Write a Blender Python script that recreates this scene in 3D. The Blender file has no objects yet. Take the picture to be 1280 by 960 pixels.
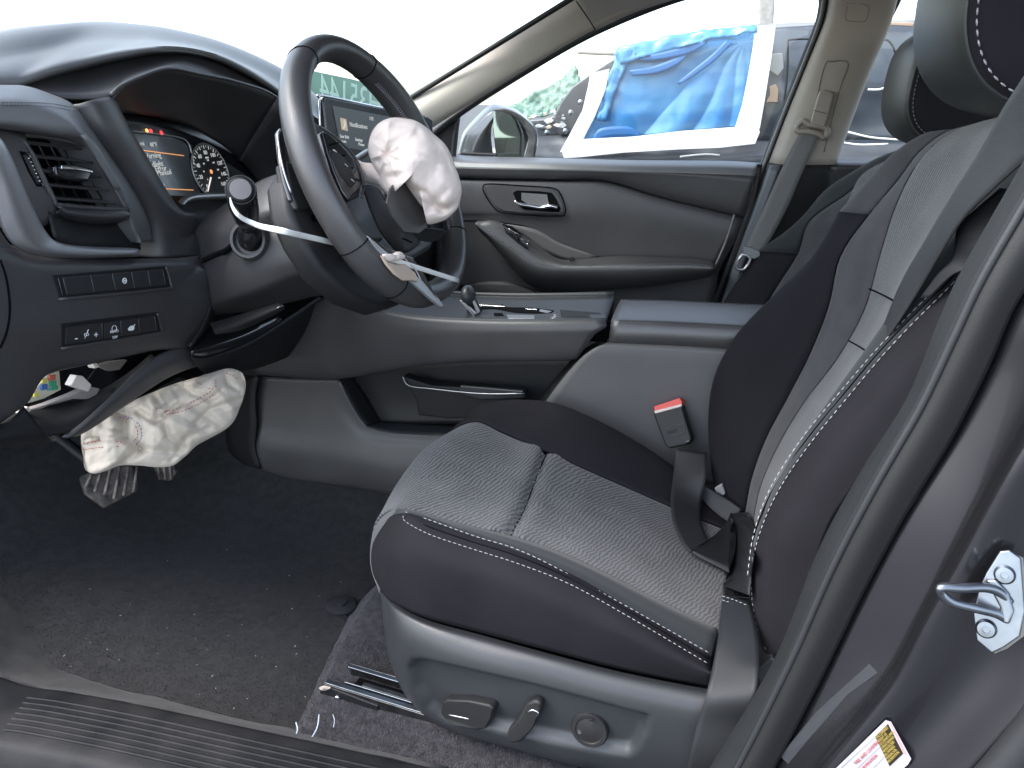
import bpy, bmesh, math, random
from mathutils import Vector, Matrix, noise
from mathutils.bvhtree import BVHTree
random.seed(4)
S = bpy.context.scene
COL = S.collection
# ------------------------------------------------------------ camera
F, H = 930.0, 1.23
YAW, PITCH, ROLL = map(math.radians, (13.5, 21.2, 2.5))
CP = Vector((0, 0, H))
FW = Vector((-math.sin(YAW)*math.cos(PITCH), math.cos(YAW)*math.cos(PITCH), -math.sin(PITCH)))
_r0 = Vector((math.cos(YAW), math.sin(YAW), 0)); _u0 = _r0.cross(FW)
RT = _r0*math.cos(ROLL) + _u0*math.sin(ROLL)
UP = RT.cross(FW)
cam_d = bpy.data.cameras.new('camera'); cam = bpy.data.objects.new('camera', cam_d); COL.objects.link(cam)
cam_d.sensor_width = 36; cam_d.lens = 36*F/1280; cam_d.clip_start = .02; cam_d.clip_end = 400
cam.matrix_world = Matrix(((RT.x, UP.x, -FW.x, CP.x), (RT.y, UP.y, -FW.y, CP.y), (RT.z, UP.z, -FW.z, CP.z), (0, 0, 0, 1)))
S.camera = cam
# ------------------------------------------------------------ sky, sun, exposure
SUN_EL, SUN_ROT = math.radians(50), math.radians(243)
W = bpy.data.worlds.new('World'); S.world = W; W.use_nodes = True
nt = W.node_tree; bg = nt.nodes['Background']; sky = nt.nodes.new('ShaderNodeTexSky')
sky.sky_type = 'NISHITA'; sky.sun_disc = False; sky.sun_elevation = SUN_EL; sky.sun_rotation = SUN_ROT
sky.air_density = 1.0; sky.dust_density = 1.5; sky.ozone_density = 1.0
hs = nt.nodes.new('ShaderNodeHueSaturation'); hs.inputs['Saturation'].default_value = .62
nt.links.new(sky.outputs[0], hs.inputs['Color']); nt.links.new(hs.outputs[0], bg.inputs[0]); bg.inputs[1].default_value = .15
sd = bpy.data.lights.new('sun', 'SUN'); sd.energy = 1.1; sd.angle = math.radians(30); sd.color = (1, .975, .95)
so = bpy.data.objects.new('sun', sd); COL.objects.link(so)
sdir = Vector((math.sin(SUN_ROT)*math.cos(SUN_EL), math.cos(SUN_ROT)*math.cos(SUN_EL), math.sin(SUN_EL)))
so.rotation_euler = sdir.to_track_quat('Z', 'Y').to_euler()
S.view_settings.view_transform = 'Standard'; S.view_settings.look = 'None'
S.view_settings.exposure = 2.3; S.view_settings.gamma = 1
S.render.engine = 'CYCLES'; S.cycles.max_bounces = 8; S.cycles.transparent_max_bounces = 12
try:
    S.cycles.use_denoising = True
except Exception: pass
# ------------------------------------------------------------ points through picture positions on real planes
def ray(px, py): return FW + RT*((px-640)/F) - UP*((py-480)/F)
def PX(px, py, x): d = ray(px, py); return CP + d*(x/d.x)
def PY(px, py, y): d = ray(px, py); return CP + d*(y/d.y)
def PZ(px, py, z): d = ray(px, py); return CP + d*((z-H)/d.z)
def PP(px, py, o, n): d = ray(px, py); return CP + d*(((o-CP).dot(n))/d.dot(n))
def LX(x, *pts): return [PX(p[0], p[1], p[2] if len(p) > 2 else x) for p in pts]
def LY(y, *pts): return [PY(p[0], p[1], p[2] if len(p) > 2 else y) for p in pts]
def LZ(z, *pts): return [PZ(p[0], p[1], p[2] if len(p) > 2 else z) for p in pts]
def cr(a, b, c, d, t):
    return a*(-.5*t+t*t-.5*t**3) + b*(1-2.5*t*t+1.5*t**3) + c*(.5*t+2*t*t-1.5*t**3) + d*(-.5*t*t+.5*t**3)
def spline(P, n, closed=False):
    """n samples per control segment, Catmull-Rom"""
    m = len(P); out = []
    segs = m if closed else m-1
    for i in range(segs):
        if closed: a, b, c, d = P[(i-1) % m], P[i], P[(i+1) % m], P[(i+2) % m]
        else:
            b, c = P[i], P[i+1]
            a = P[i-1] if i > 0 else b*2-c
            d = P[i+2] if i+2 < m else c*2-b
        for k in range(n): out.append(cr(a, b, c, d, k/n))
    if not closed: out.append(P[-1].copy())
    return out
def arc(P, n, closed=False):
    Q = spline(P, 12, closed)
    if closed: Q.append(Q[0].copy())
    L = [0.0]
    for i in range(1, len(Q)): L.append(L[-1] + (Q[i]-Q[i-1]).length)
    out = []; j = 0; cnt = n if closed else n
    for k in range(cnt):
        t = L[-1]*k/(n if closed else n-1)
        while j < len(L)-2 and L[j+1] < t: j += 1
        e = L[j+1]-L[j]
        out.append(Q[j].lerp(Q[j+1], (t-L[j])/e if e > 1e-9 else 0))
    return out
# ------------------------------------------------------------ objects
def link(name, me, mat, parent=None):
    o = bpy.data.objects.new(name, me); COL.objects.link(o)
    if mat: me.materials.append(mat)
    if parent: o.parent = parent; o.matrix_parent_inverse = parent.matrix_world.inverted()
    return o
def tag(o, label=None, cat=None, group=None, kind=None):
    if label: o['label'] = label
    if cat: o['category'] = cat
    if group: o['group'] = group
    if kind: o['kind'] = kind
    return o
def thing(name, loc, label, cat, group=None):
    o = bpy.data.objects.new(name, None); COL.objects.link(o); o.location = Vector(loc)
    o.empty_display_size = .05
    o.matrix_world = Matrix.Translation(Vector(loc))
    return tag(o, label, cat, group)
def pydata(name, V, Fc, mat, parent=None, smooth=True, uv=None):
    me = bpy.data.meshes.new(name); me.from_pydata([tuple(v) for v in V], [], Fc)
    if uv:
        ul = me.uv_layers.new(name='UVMap')
        for lp in me.loops: ul.data[lp.index].uv = uv[lp.vertex_index]
    for p in me.polygons: p.use_smooth = smooth
    me.update()
    return link(name, me, mat, parent)
def face_camera(V, Fc):
    s = 0
    for f in Fc:
        a, b, c = V[f[0]], V[f[1]], V[f[2]]
        n = (b-a).cross(c-a)
        if len(f) > 3: n += (c-a).cross(V[f[3]]-a)
        s += n.dot(CP-a)
    return [tuple(reversed(f)) for f in Fc] if s < 0 else Fc
def loft(name, curves, mat, parent=None, nu=6, nv=5, th=.004, cu=False, cv=False, lin=False, relief=None, warp=None, flip=False, arcn=None):
    """smooth sheet through the curves; same count of points in each, or arc-length matched"""
    if arcn or len({len(c) for c in curves}) > 1:
        C = [arc(c, arcn or 60, cu) for c in curves]
    else: C = [spline(c, nu, cu) for c in curves]
    n = len(C[0]); rows = []
    cols = []
    for i in range(n):
        q = [c[i] for c in C]
        if lin:
            o = []
            for a, b in zip(q[:-1], q[1:]):
                for k in range(nv): o.append(a.lerp(b, k/nv))
            o.append(q[-1]); cols.append(o)
        else: cols.append(spline(q, nv, cv))
    m = len(cols[0]); V = []; UV = []
    ul = [0.0]
    mid = m//2
    for i in range(1, n): ul.append(ul[-1] + (cols[i][mid]-cols[i-1][mid]).length)
    vl = [0.0]
    for j in range(1, m): vl.append(vl[-1] + (cols[n//2][j]-cols[n//2][j-1]).length)
    for i in range(n):
        for j in range(m): V.append(cols[i][j].copy()); UV.append((ul[i], vl[j]))
    Fc = []
    for i in range(n if cu else n-1):
        for j in range(m if cv else m-1):
            i2, j2 = (i+1) % n, (j+1) % m
            Fc.append((i*m+j, i2*m+j, i2*m+j2, i*m+j2))
    if not (cu or cv): Fc = face_camera(V, Fc)
    if flip: Fc = [tuple(reversed(f)) for f in Fc]
    if relief:
        me = bpy.data.meshes.new('t'); me.from_pydata([tuple(v) for v in V], [], Fc); me.update()
        N = [Vector(v.normal) for v in me.vertices]; bpy.data.meshes.remove(me)
        V = [v + nn*relief(v, uv[0], uv[1]) for v, nn, uv in zip(V, N, UV)]
    o = pydata(name, V, Fc, mat, parent, True, UV)
    o['_n'] = 0; del o['_n']
    RAW[o.name] = (V, Fc)
    if th: sol(o, th)
    return o
RAW = {}
def sol(o, th):
    m = o.modifiers.new('th', 'SOLIDIFY'); m.thickness = th; m.offset = -1; m.use_even_offset = False
def bev(o, w, seg=3, wn=True, ang=40):
    m = o.modifiers.new('bv', 'BEVEL'); m.width = w; m.segments = seg; m.limit_method = 'ANGLE'; m.angle_limit = math.radians(ang)
    m.use_clamp_overlap = True
    if wn:
        w_ = o.modifiers.new('wn', 'WEIGHTED_NORMAL'); w_.keep_sharp = False
    return o
_bv = {}
def hit(px, py, objs, off=.0006):
    d = ray(px, py).normalized(); best = None
    for o in (objs if isinstance(objs, (list, tuple)) else [objs]):
        if o.name not in _bv:
            V, Fc = RAW[o.name]; _bv[o.name] = BVHTree.FromPolygons([tuple(v) for v in V], [list(f) for f in Fc])
        r = _bv[o.name].ray_cast(CP, d)
        if r[0] is not None and (best is None or r[3] < best[0]): best = (r[3], r[0], r[1])
    if best is None: return None
    return best[1] - d*off
def HT(objs, *pts, off=.0006, fb=None):
    out = []
    last = None
    for p in pts:
        h = hit(p[0], p[1], objs, off)
        if h is None:
            if last is not None:
                h = CP + ray(p[0], p[1]).normalized()*last
            else: h = None
        else: last = (h-CP).length
        out.append(h)
    nxt = None
    for i in range(len(out)-1, -1, -1):
        if out[i] is None: out[i] = (CP + ray(*pts[i][:2]).normalized()*nxt) if nxt else PY(pts[i][0], pts[i][1], 1.0)
        else: nxt = (out[i]-CP).length
    return out
def newell(P):
    n = Vector()
    for i in range(len(P)):
        a, b = P[i], P[(i+1) % len(P)]
        n += a.cross(b)
    return n.normalized()
def prism(name, P, depth, mat, parent=None, bevel=0, seg=3, smooth=True, taper=0):
    """closed slab: outline P, extruded by vector depth (or number: away from the viewer along its normal)"""
    n = newell(P); c = sum(P, Vector())/len(P)
    if n.dot(CP-c) < 0: P = list(reversed(P)); n = -n
    dv = depth if isinstance(depth, Vector) else -n*depth
    m = len(P); V = list(P) + [p+dv+(p-c)*taper for p in P]
    Fc = [tuple(range(m)), tuple(reversed(range(m, 2*m)))]
    for i in range(m): j = (i+1) % m; Fc.append((j, i, i+m, j+m))
    o = pydata(name, V, Fc, mat, parent, smooth)
    RAW[o.name] = (V, Fc)
    if bevel: bev(o, bevel, seg)
    else:
        for p in o.data.polygons: p.use_smooth = False
    return o
def box(name, c, s, mat, parent=None, bevel=0, rot=None, seg=2):
    V = []; R = rot or Matrix.Identity(3)
    for x in (-1, 1):
        for y in (-1, 1):
            for z in (-1, 1): V.append(Vector(c) + R @ Vector((x*s[0]/2, y*s[1]/2, z*s[2]/2)))
    Fc = [(0, 1, 3, 2), (4, 6, 7, 5), (0, 4, 5, 1), (2, 3, 7, 6), (0, 2, 6, 4), (1, 5, 7, 3)]
    o = pydata(name, V, Fc, mat, parent, bool(bevel)); RAW[o.name] = (V, Fc)
    if bevel: bev(o, bevel, seg)
    return o
def tube(name, P, r, mat, parent=None, n=8, closed=False, sub=5, flat=1.0, upv=None, caps=True, cr_=True):
    """tube along P; r number or list per control point; flat squeezes the second axis"""
    Q = spline(P, sub, closed) if cr_ and sub > 1 else [p.copy() for p in P]
    m = len(Q)
    def rad(i):
        if not isinstance(r, (list, tuple)): return r
        t = i/max(1, (sub if cr_ else 1)); k = min(int(t), len(r)-1); k2 = min(k+1, len(r)-1) if not closed else (k+1) % len(r)
        return r[k]*(1-(t-k)) + r[k2]*(t-k)
    V = []; Fc = []; prev = None
    for i in range(m):
        a = Q[(i-1) % m] if closed else Q[max(i-1, 0)]; b = Q[(i+1) % m] if closed else Q[min(i+1, m-1)]
        t = (b-a)
        if t.length < 1e-9: t = Vector((1, 0, 0))
        t.normalize()
        if upv is not None: u = upv - t*upv.dot(t)
        elif prev is None:
            w = Vector((0, 0, 1)) if abs(t.z) < .9 else Vector((1, 0, 0)); u = w - t*w.dot(t)
        else: u = prev - t*prev.dot(t)
        u.normalize(); prev = u; v = t.cross(u)
        for k in range(n):
            an = 2*math.pi*k/n
            V.append(Q[i] + (u*math.cos(an)*flat + v*math.sin(an))*rad(i))
    for i in range(m if closed else m-1):
        for k in range(n):
            i2, k2 = (i+1) % m, (k+1) % n
            Fc.append((i*n+k, i*n+k2, i2*n+k2, i2*n+k))
    if caps and not closed:
        Fc.append(tuple(reversed(range(n)))); Fc.append(tuple((m-1)*n+k for k in range(n)))
    o = pydata(name, V, Fc, mat, parent, True); RAW[o.name] = (V, Fc)
    return o
def lathe(name, o_, ax, prof, mat, parent=None, n=28, sq=None):
    """prof: list of (radius, height along ax)"""
    ax = ax.normalized(); w = Vector((0, 0, 1)) if abs(ax.z) < .9 else Vector((1, 0, 0))
    u = (w-ax*w.dot(ax)).normalized(); v = ax.cross(u); V = []; Fc = []
    for r, h in prof:
        for k in range(n):
            an = 2*math.pi*k/n; V.append(o_ + ax*h + (u*math.cos(an)+v*math.sin(an))*r)
    for i in range(len(prof)-1):
        for k in range(n):
            k2 = (k+1) % n; Fc.append((i*n+k, i*n+k2, (i+1)*n+k2, (i+1)*n+k))
    Fc.append(tuple(reversed(range(n)))); Fc.append(tuple((len(prof)-1)*n+k for k in range(n)))
    o = pydata(name, V, Fc, mat, parent, True); RAW[o.name] = (V, Fc)
    m = o.modifiers.new('e', 'EDGE_SPLIT'); m.split_angle = math.radians(50)
    return o
def stitches(name, P, mat, parent, L=.0045, gap=.0022, r=.0007, off=.0008, n=None):
    Q = arc(P, max(20, int(len(P)*30))); tot = sum((Q[i+1]-Q[i]).length for i in range(len(Q)-1))
    k = n or max(2, int(tot/(L+gap))); A = arc(P, k*3+1); V = []; Fc = []
    for i in range(k):
        a, b = A[i*3], A[i*3+2]; t = (b-a)
        if t.length < 1e-7: continue
        t.normalize(); e = (CP-a).normalized(); s = t.cross(e).normalized(); e = s.cross(t)
        a = a+e*off; b = b+e*off; m_ = (a+b)/2+e*r*.8; st = len(V)
        for p, rr in ((a, .5), (m_, 1), (b, .5)):
            for dx, dy in ((-1, -.6), (0, 1), (1, -.6)): V.append(p + s*dx*r*rr + e*dy*r*rr)
        for q in (0, 3):
            for w in range(3):
                w2 = (w+1) % 3; Fc.append((st+q+w, st+q+w2, st+q+3+w2, st+q+3+w))
        Fc.append((st, st+2, st+1)); Fc.append((st+6, st+7, st+8))
    o = pydata(name, V, Fc, mat, parent, True); o['kind'] = 'stuff'
    return o
_fd = [(Vector((math.cos(k*2.4), math.sin(k*3.7+1), math.sin(k*1.9))).normalized(), 1+.45*k, k*.37) for k in range(6)]
def crumple(P, f):
    w = P + Vector((noise.noise(P*f*.5), noise.noise(P*f*.5+Vector((7, 1, 3))), noise.noise(P*f*.5+Vector((2, 9, 5)))))*(.9/f)
    h = 0
    for d, k, ph in _fd: h += abs(((w.dot(d)*f*k+ph) % 1)-.5)/k
    return h-.9
def pillow(name, outline, T, mat, parent=None, nr=26, na=120, creases=(), amp=.0, fr=20, back=1.0, p=.5, seed=0, ridg=0, center=None, fold=0, ff=12, rad=None):
    """inflated closed cushion over an outline; outline in one plane or nearly; creases: (points, depth, width)"""
    A = arc(outline, na, True); c = center or sum(A, Vector())/len(A); n = newell(A)
    if n.dot(CP-c) < 0: A = list(reversed(A)); n = -n
    V = []; Fc = []; off = Vector((seed*3.1, seed*1.7, seed*2.3))
    def disp(P, s, r):
        h = 0
        if amp: 
            q = P*fr+off
            h += amp*noise.fractal(q, .8, 2.1, 4)
            if ridg: h += ridg*(.5-abs(noise.noise(q*.8)))*2 - ridg*.5
        if fold: h += fold*crumple(P+off, ff)
        if rad:
            q = P-rad[0]; q = q-n*q.dot(n); an = math.atan2(q.dot(RT), q.dot(UP)); L_ = q.length
            h += -rad[2]*abs(math.sin(an*rad[1]+1.5*noise.noise(P*14)))**.7*min(1, L_/.015)*math.exp(-L_/.06)
        for pts, dp, wd in creases:
            dm = 9
            for i in range(len(pts)-1):
                a, b = pts[i], pts[i+1]; ab = b-a; t = max(0, min(1, (P-a).dot(ab)/max(ab.dot(ab), 1e-9)))
                q = P-(a+ab*t); q = q-n*q.dot(n); dm = min(dm, q.length)
            h -= dp*math.exp(-(dm/wd)**2)
        return h*min(1, (1-r)*4+.35)
    for side in (1, -1):
        for i in range(nr+1):
            r = math.sin(math.pi/2*i/nr)
            for k in range(na):
                P = c.lerp(A[k], r)
                z = T*(1-r**2.2)**p
                if side < 0: z *= -back
                d = disp(P, side, r)
                V.append(P + n*(z + d*side))
    R = (nr+1)*na
    for s in range(2):
        for i in range(nr):
            for k in range(na):
                k2 = (k+1) % na; a = s*R+i*na+k; b = s*R+i*na+k2; f = (a, a+na, b+na, b)
                if i == 0: f = (a, a+na, b+na)
                Fc.append(f if s == 0 else tuple(reversed(f)))
    bm = bmesh.new(); vs = [bm.verts.new(v) for v in V]
    for f in Fc:
        try: bm.faces.new([vs[i] for i in f])
        except ValueError: pass
    bmesh.ops.remove_doubles(bm, verts=bm.verts, dist=.0002)
    bmesh.ops.recalc_face_normals(bm, faces=bm.faces)
    me = bpy.data.meshes.new(name); bm.to_mesh(me); bm.free()
    for q in me.polygons: q.use_smooth = True
    o = link(name, me, mat, parent)
    RAW[o.name] = ([v.co.copy() for v in me.vertices], [tuple(q.vertices) for q in me.polygons])
    return o
def text(name, s, o_, right, upv, size, mat, parent=None, align='LEFT', th=.0003, shear=0, mirror=False, sx=1.0):
    cu = bpy.data.curves.new('t', 'FONT'); cu.body = s; cu.size = size; cu.align_x = align; cu.extrude = th; cu.shear = shear; cu.resolution_u = 3
    t = bpy.data.objects.new('t', cu); COL.objects.link(t); bpy.context.view_layer.update()
    me = bpy.data.meshes.new_from_object(t.evaluated_get(bpy.context.evaluated_depsgraph_get()))
    bpy.data.objects.remove(t); bpy.data.curves.remove(cu)
    right = right.normalized(); upv = (upv-right*upv.dot(right)).normalized(); n = right.cross(upv)
    for v in me.vertices:
        q = v.co; v.co = o_ + right*(q.x*sx*(-1 if mirror else 1)) + upv*q.y + n*q.z
    me.name = name
    return link(name, me, mat, parent)
# ------------------------------------------------------------ materials
def mat(name, base, rough=.5, metal=0, bump=0, bscale=400, var=0, vscale=6, spec=.5, sheen=0, coat=0, base2=None, emit=0, bdetail=3, dust=0):
    m = bpy.data.materials.new(name); m.use_nodes = True; t = m.node_tree; b = t.nodes['Principled BSDF']
    col = (*base, 1); b.inputs['Base Color'].default_value = col; b.inputs['Roughness'].default_value = rough
    b.inputs['Metallic'].default_value = metal; b.inputs['Specular IOR Level'].default_value = spec
    if sheen: b.inputs['Sheen Weight'].default_value = sheen; b.inputs['Sheen Roughness'].default_value = .5
    if coat: b.inputs['Coat Weight'].default_value = coat; b.inputs['Coat Roughness'].default_value = .08
    tc = t.nodes.new('ShaderNodeTexCoord')
    if var or base2:
        nz = t.nodes.new('ShaderNodeTexNoise'); nz.inputs['Scale'].default_value = vscale; nz.inputs['Detail'].default_value = 6
        t.links.new(tc.outputs['Object'], nz.inputs['Vector'])
        mr = t.nodes.new('ShaderNodeMapRange'); mr.inputs[1].default_value = .35; mr.inputs[2].default_value = .65
        t.links.new(nz.outputs[0], mr.inputs[0])
        mx = t.nodes.new('ShaderNodeMix'); mx.data_type = 'RGBA'
        c2 = base2 or tuple(min(1, c*(1+var)) for c in base); c1 = base if base2 else tuple(c*(1-var) for c in base)
        mx.inputs[6].default_value = (*c1, 1); mx.inputs[7].default_value = (*c2, 1)
        t.links.new(mr.outputs[0], mx.inputs[0]); t.links.new(mx.outputs[2], b.inputs['Base Color'])
        r2 = t.nodes.new('ShaderNodeMapRange'); r2.inputs[3].default_value = rough*.88; r2.inputs[4].default_value = min(1, rough*1.1)
        t.links.new(nz.outputs[0], r2.inputs[0]); t.links.new(r2.outputs[0], b.inputs['Roughness'])
    if bump:
        n2 = t.nodes.new('ShaderNodeTexNoise'); n2.inputs['Scale'].default_value = bscale; n2.inputs['Detail'].default_value = bdetail
        t.links.new(tc.outputs['Object'], n2.inputs['Vector'])
        bp = t.nodes.new('ShaderNodeBump'); bp.inputs['Strength'].default_value = bump; bp.inputs['Distance'].default_value = .001
        t.links.new(n2.outputs[0], bp.inputs['Height']); t.links.new(bp.outputs[0], b.inputs['Normal'])
    if emit:
        b.inputs['Emission Color'].default_value = col; b.inputs['Emission Strength'].default_value = emit
    return m
def webbing(name, base, rough=.55, scale=260):
    m = mat(name, base, rough); t = m.node_tree; b = t.nodes['Principled BSDF']
    uv = t.nodes.new('ShaderNodeUVMap'); w = t.nodes.new('ShaderNodeTexWave'); w.bands_direction = 'Y'
    w.inputs['Scale'].default_value = scale; w.inputs['Distortion'].default_value = .4
    mp = t.nodes.new('ShaderNodeMapping'); mp.inputs['Rotation'].default_value = (0, 0, .0)
    t.links.new(uv.outputs[0], mp.inputs[0]); t.links.new(mp.outputs[0], w.inputs[0])
    w2 = t.nodes.new('ShaderNodeTexWave'); w2.bands_direction = 'DIAGONAL'; w2.inputs['Scale'].default_value = scale*.8
    t.links.new(mp.outputs[0], w2.inputs[0])
    ad = t.nodes.new('ShaderNodeMath'); ad.operation = 'ADD'; t.links.new(w.outputs['Fac'], ad.inputs[0]); t.links.new(w2.outputs['Fac'], ad.inputs[1])
    bp = t.nodes.new('ShaderNodeBump'); bp.inputs['Strength'].default_value = .35; bp.inputs['Distance'].default_value = .0008
    t.links.new(ad.outputs[0], bp.inputs['Height']); t.links.new(bp.outputs[0], b.inputs['Normal'])
    return m
def ribbed(name, c1, c2, scale=45, rot=0.0, dist=6.0, rough=.9):
    """knitted seat cloth: fine wandering ribs plus mottled yarn"""
    m = mat(name, c1, rough, sheen=.15); t = m.node_tree; b = t.nodes['Principled BSDF']
    uv = t.nodes.new('ShaderNodeUVMap'); mp = t.nodes.new('ShaderNodeMapping'); mp.inputs['Rotation'].default_value = (0, 0, rot)
    t.links.new(uv.outputs[0], mp.inputs[0])
    w = t.nodes.new('ShaderNodeTexWave'); w.bands_direction = 'X'; w.inputs['Scale'].default_value = scale
    w.inputs['Distortion'].default_value = dist; w.inputs['Detail'].default_value = 3; w.inputs['Detail Scale'].default_value = .9
    t.links.new(mp.outputs[0], w.inputs[0])
    n = t.nodes.new('ShaderNodeTexNoise'); n.inputs['Scale'].default_value = 500; n.inputs['Detail'].default_value = 2; t.links.new(uv.outputs[0], n.inputs['Vector'])
    n3 = t.nodes.new('ShaderNodeTexNoise'); n3.inputs['Scale'].default_value = 14; n3.inputs['Detail'].default_value = 5; t.links.new(uv.outputs[0], n3.inputs['Vector'])
    a = t.nodes.new('ShaderNodeMath'); a.operation = 'MULTIPLY_ADD'; a.inputs[1].default_value = .6; t.links.new(w.outputs['Fac'], a.inputs[0])
    s = t.nodes.new('ShaderNodeMath'); s.operation = 'MULTIPLY_ADD'; s.inputs[1].default_value = 1.6; s.inputs[2].default_value = -.75; t.links.new(n.outputs[0], s.inputs[0])
    t.links.new(s.outputs[0], a.inputs[2])
    a2 = t.nodes.new('ShaderNodeMath'); a2.operation = 'MULTIPLY_ADD'; a2.inputs[1].default_value = .6; a2.inputs[2].default_value = -.3; t.links.new(n3.outputs[0], a2.inputs[0])
    a3 = t.nodes.new('ShaderNodeMath'); a3.use_clamp = True; t.links.new(a.outputs[0], a3.inputs[0]); t.links.new(a2.outputs[0], a3.inputs[1])
    mx = t.nodes.new('ShaderNodeMix'); mx.data_type = 'RGBA'; mx.inputs[6].default_value = (*c1, 1); mx.inputs[7].default_value = (*c2, 1)
    t.links.new(a3.outputs[0], mx.inputs[0]); t.links.new(mx.outputs[2], b.inputs['Base Color'])
    bp = t.nodes.new('ShaderNodeBump'); bp.inputs['Strength'].default_value = .3; b.inputs['Specular IOR Level'].default_value = .15; bp.inputs['Distance'].default_value = .001
    t.links.new(a.outputs[0], bp.inputs['Height']); t.links.new(bp.outputs[0], b.inputs['Normal'])
    return m
def glass(name, tint=(.95, 1, .97), refl=.08, dirt=0.0):
    m = bpy.data.materials.new(name); m.use_nodes = True; t = m.node_tree; t.nodes.clear()
    o = t.nodes.new('ShaderNodeOutputMaterial'); tr = t.nodes.new('ShaderNodeBsdfTransparent'); tr.inputs[0].default_value = (*tint, 1)
    g = t.nodes.new('ShaderNodeBsdfGlossy'); g.inputs['Roughness'].default_value = .02
    lw = t.nodes.new('ShaderNodeLayerWeight'); pw = t.nodes.new('ShaderNodeMath'); pw.operation = 'POWER'; pw.inputs[1].default_value = 5
    t.links.new(lw.outputs['Facing'], pw.inputs[0]); mu = t.nodes.new('ShaderNodeMath'); mu.operation = 'MULTIPLY_ADD'; mu.inputs[1].default_value = .9; mu.inputs[2].default_value = .04
    t.links.new(pw.outputs[0], mu.inputs[0])
    mx = t.nodes.new('ShaderNodeMixShader'); t.links.new(mu.outputs[0], mx.inputs[0]); t.links.new(tr.outputs[0], mx.inputs[1]); t.links.new(g.outputs[0], mx.inputs[2])
    last = mx
    if dirt:
        df = t.nodes.new('ShaderNodeBsdfDiffuse'); df.inputs[0].default_value = (.7, .7, .68, 1)
        n = t.nodes.new('ShaderNodeTexNoise'); n.inputs['Scale'].default_value = 5; n.inputs['Detail'].default_value = 8
        tc = t.nodes.new('ShaderNodeTexCoord'); t.links.new(tc.outputs['Object'], n.inputs['Vector'])
        mr = t.nodes.new('ShaderNodeMapRange'); mr.inputs[1].default_value = .4; mr.inputs[2].default_value = .8; mr.inputs[4].default_value = dirt
        t.links.new(n.outputs[0], mr.inputs[0]); m2 = t.nodes.new('ShaderNodeMixShader')
        t.links.new(mr.outputs[0], m2.inputs[0]); t.links.new(mx.outputs[0], m2.inputs[1]); t.links.new(df.outputs[0], m2.inputs[2]); last = m2
    t.links.new(last.outputs[0], o.inputs[0])
    return m
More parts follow.
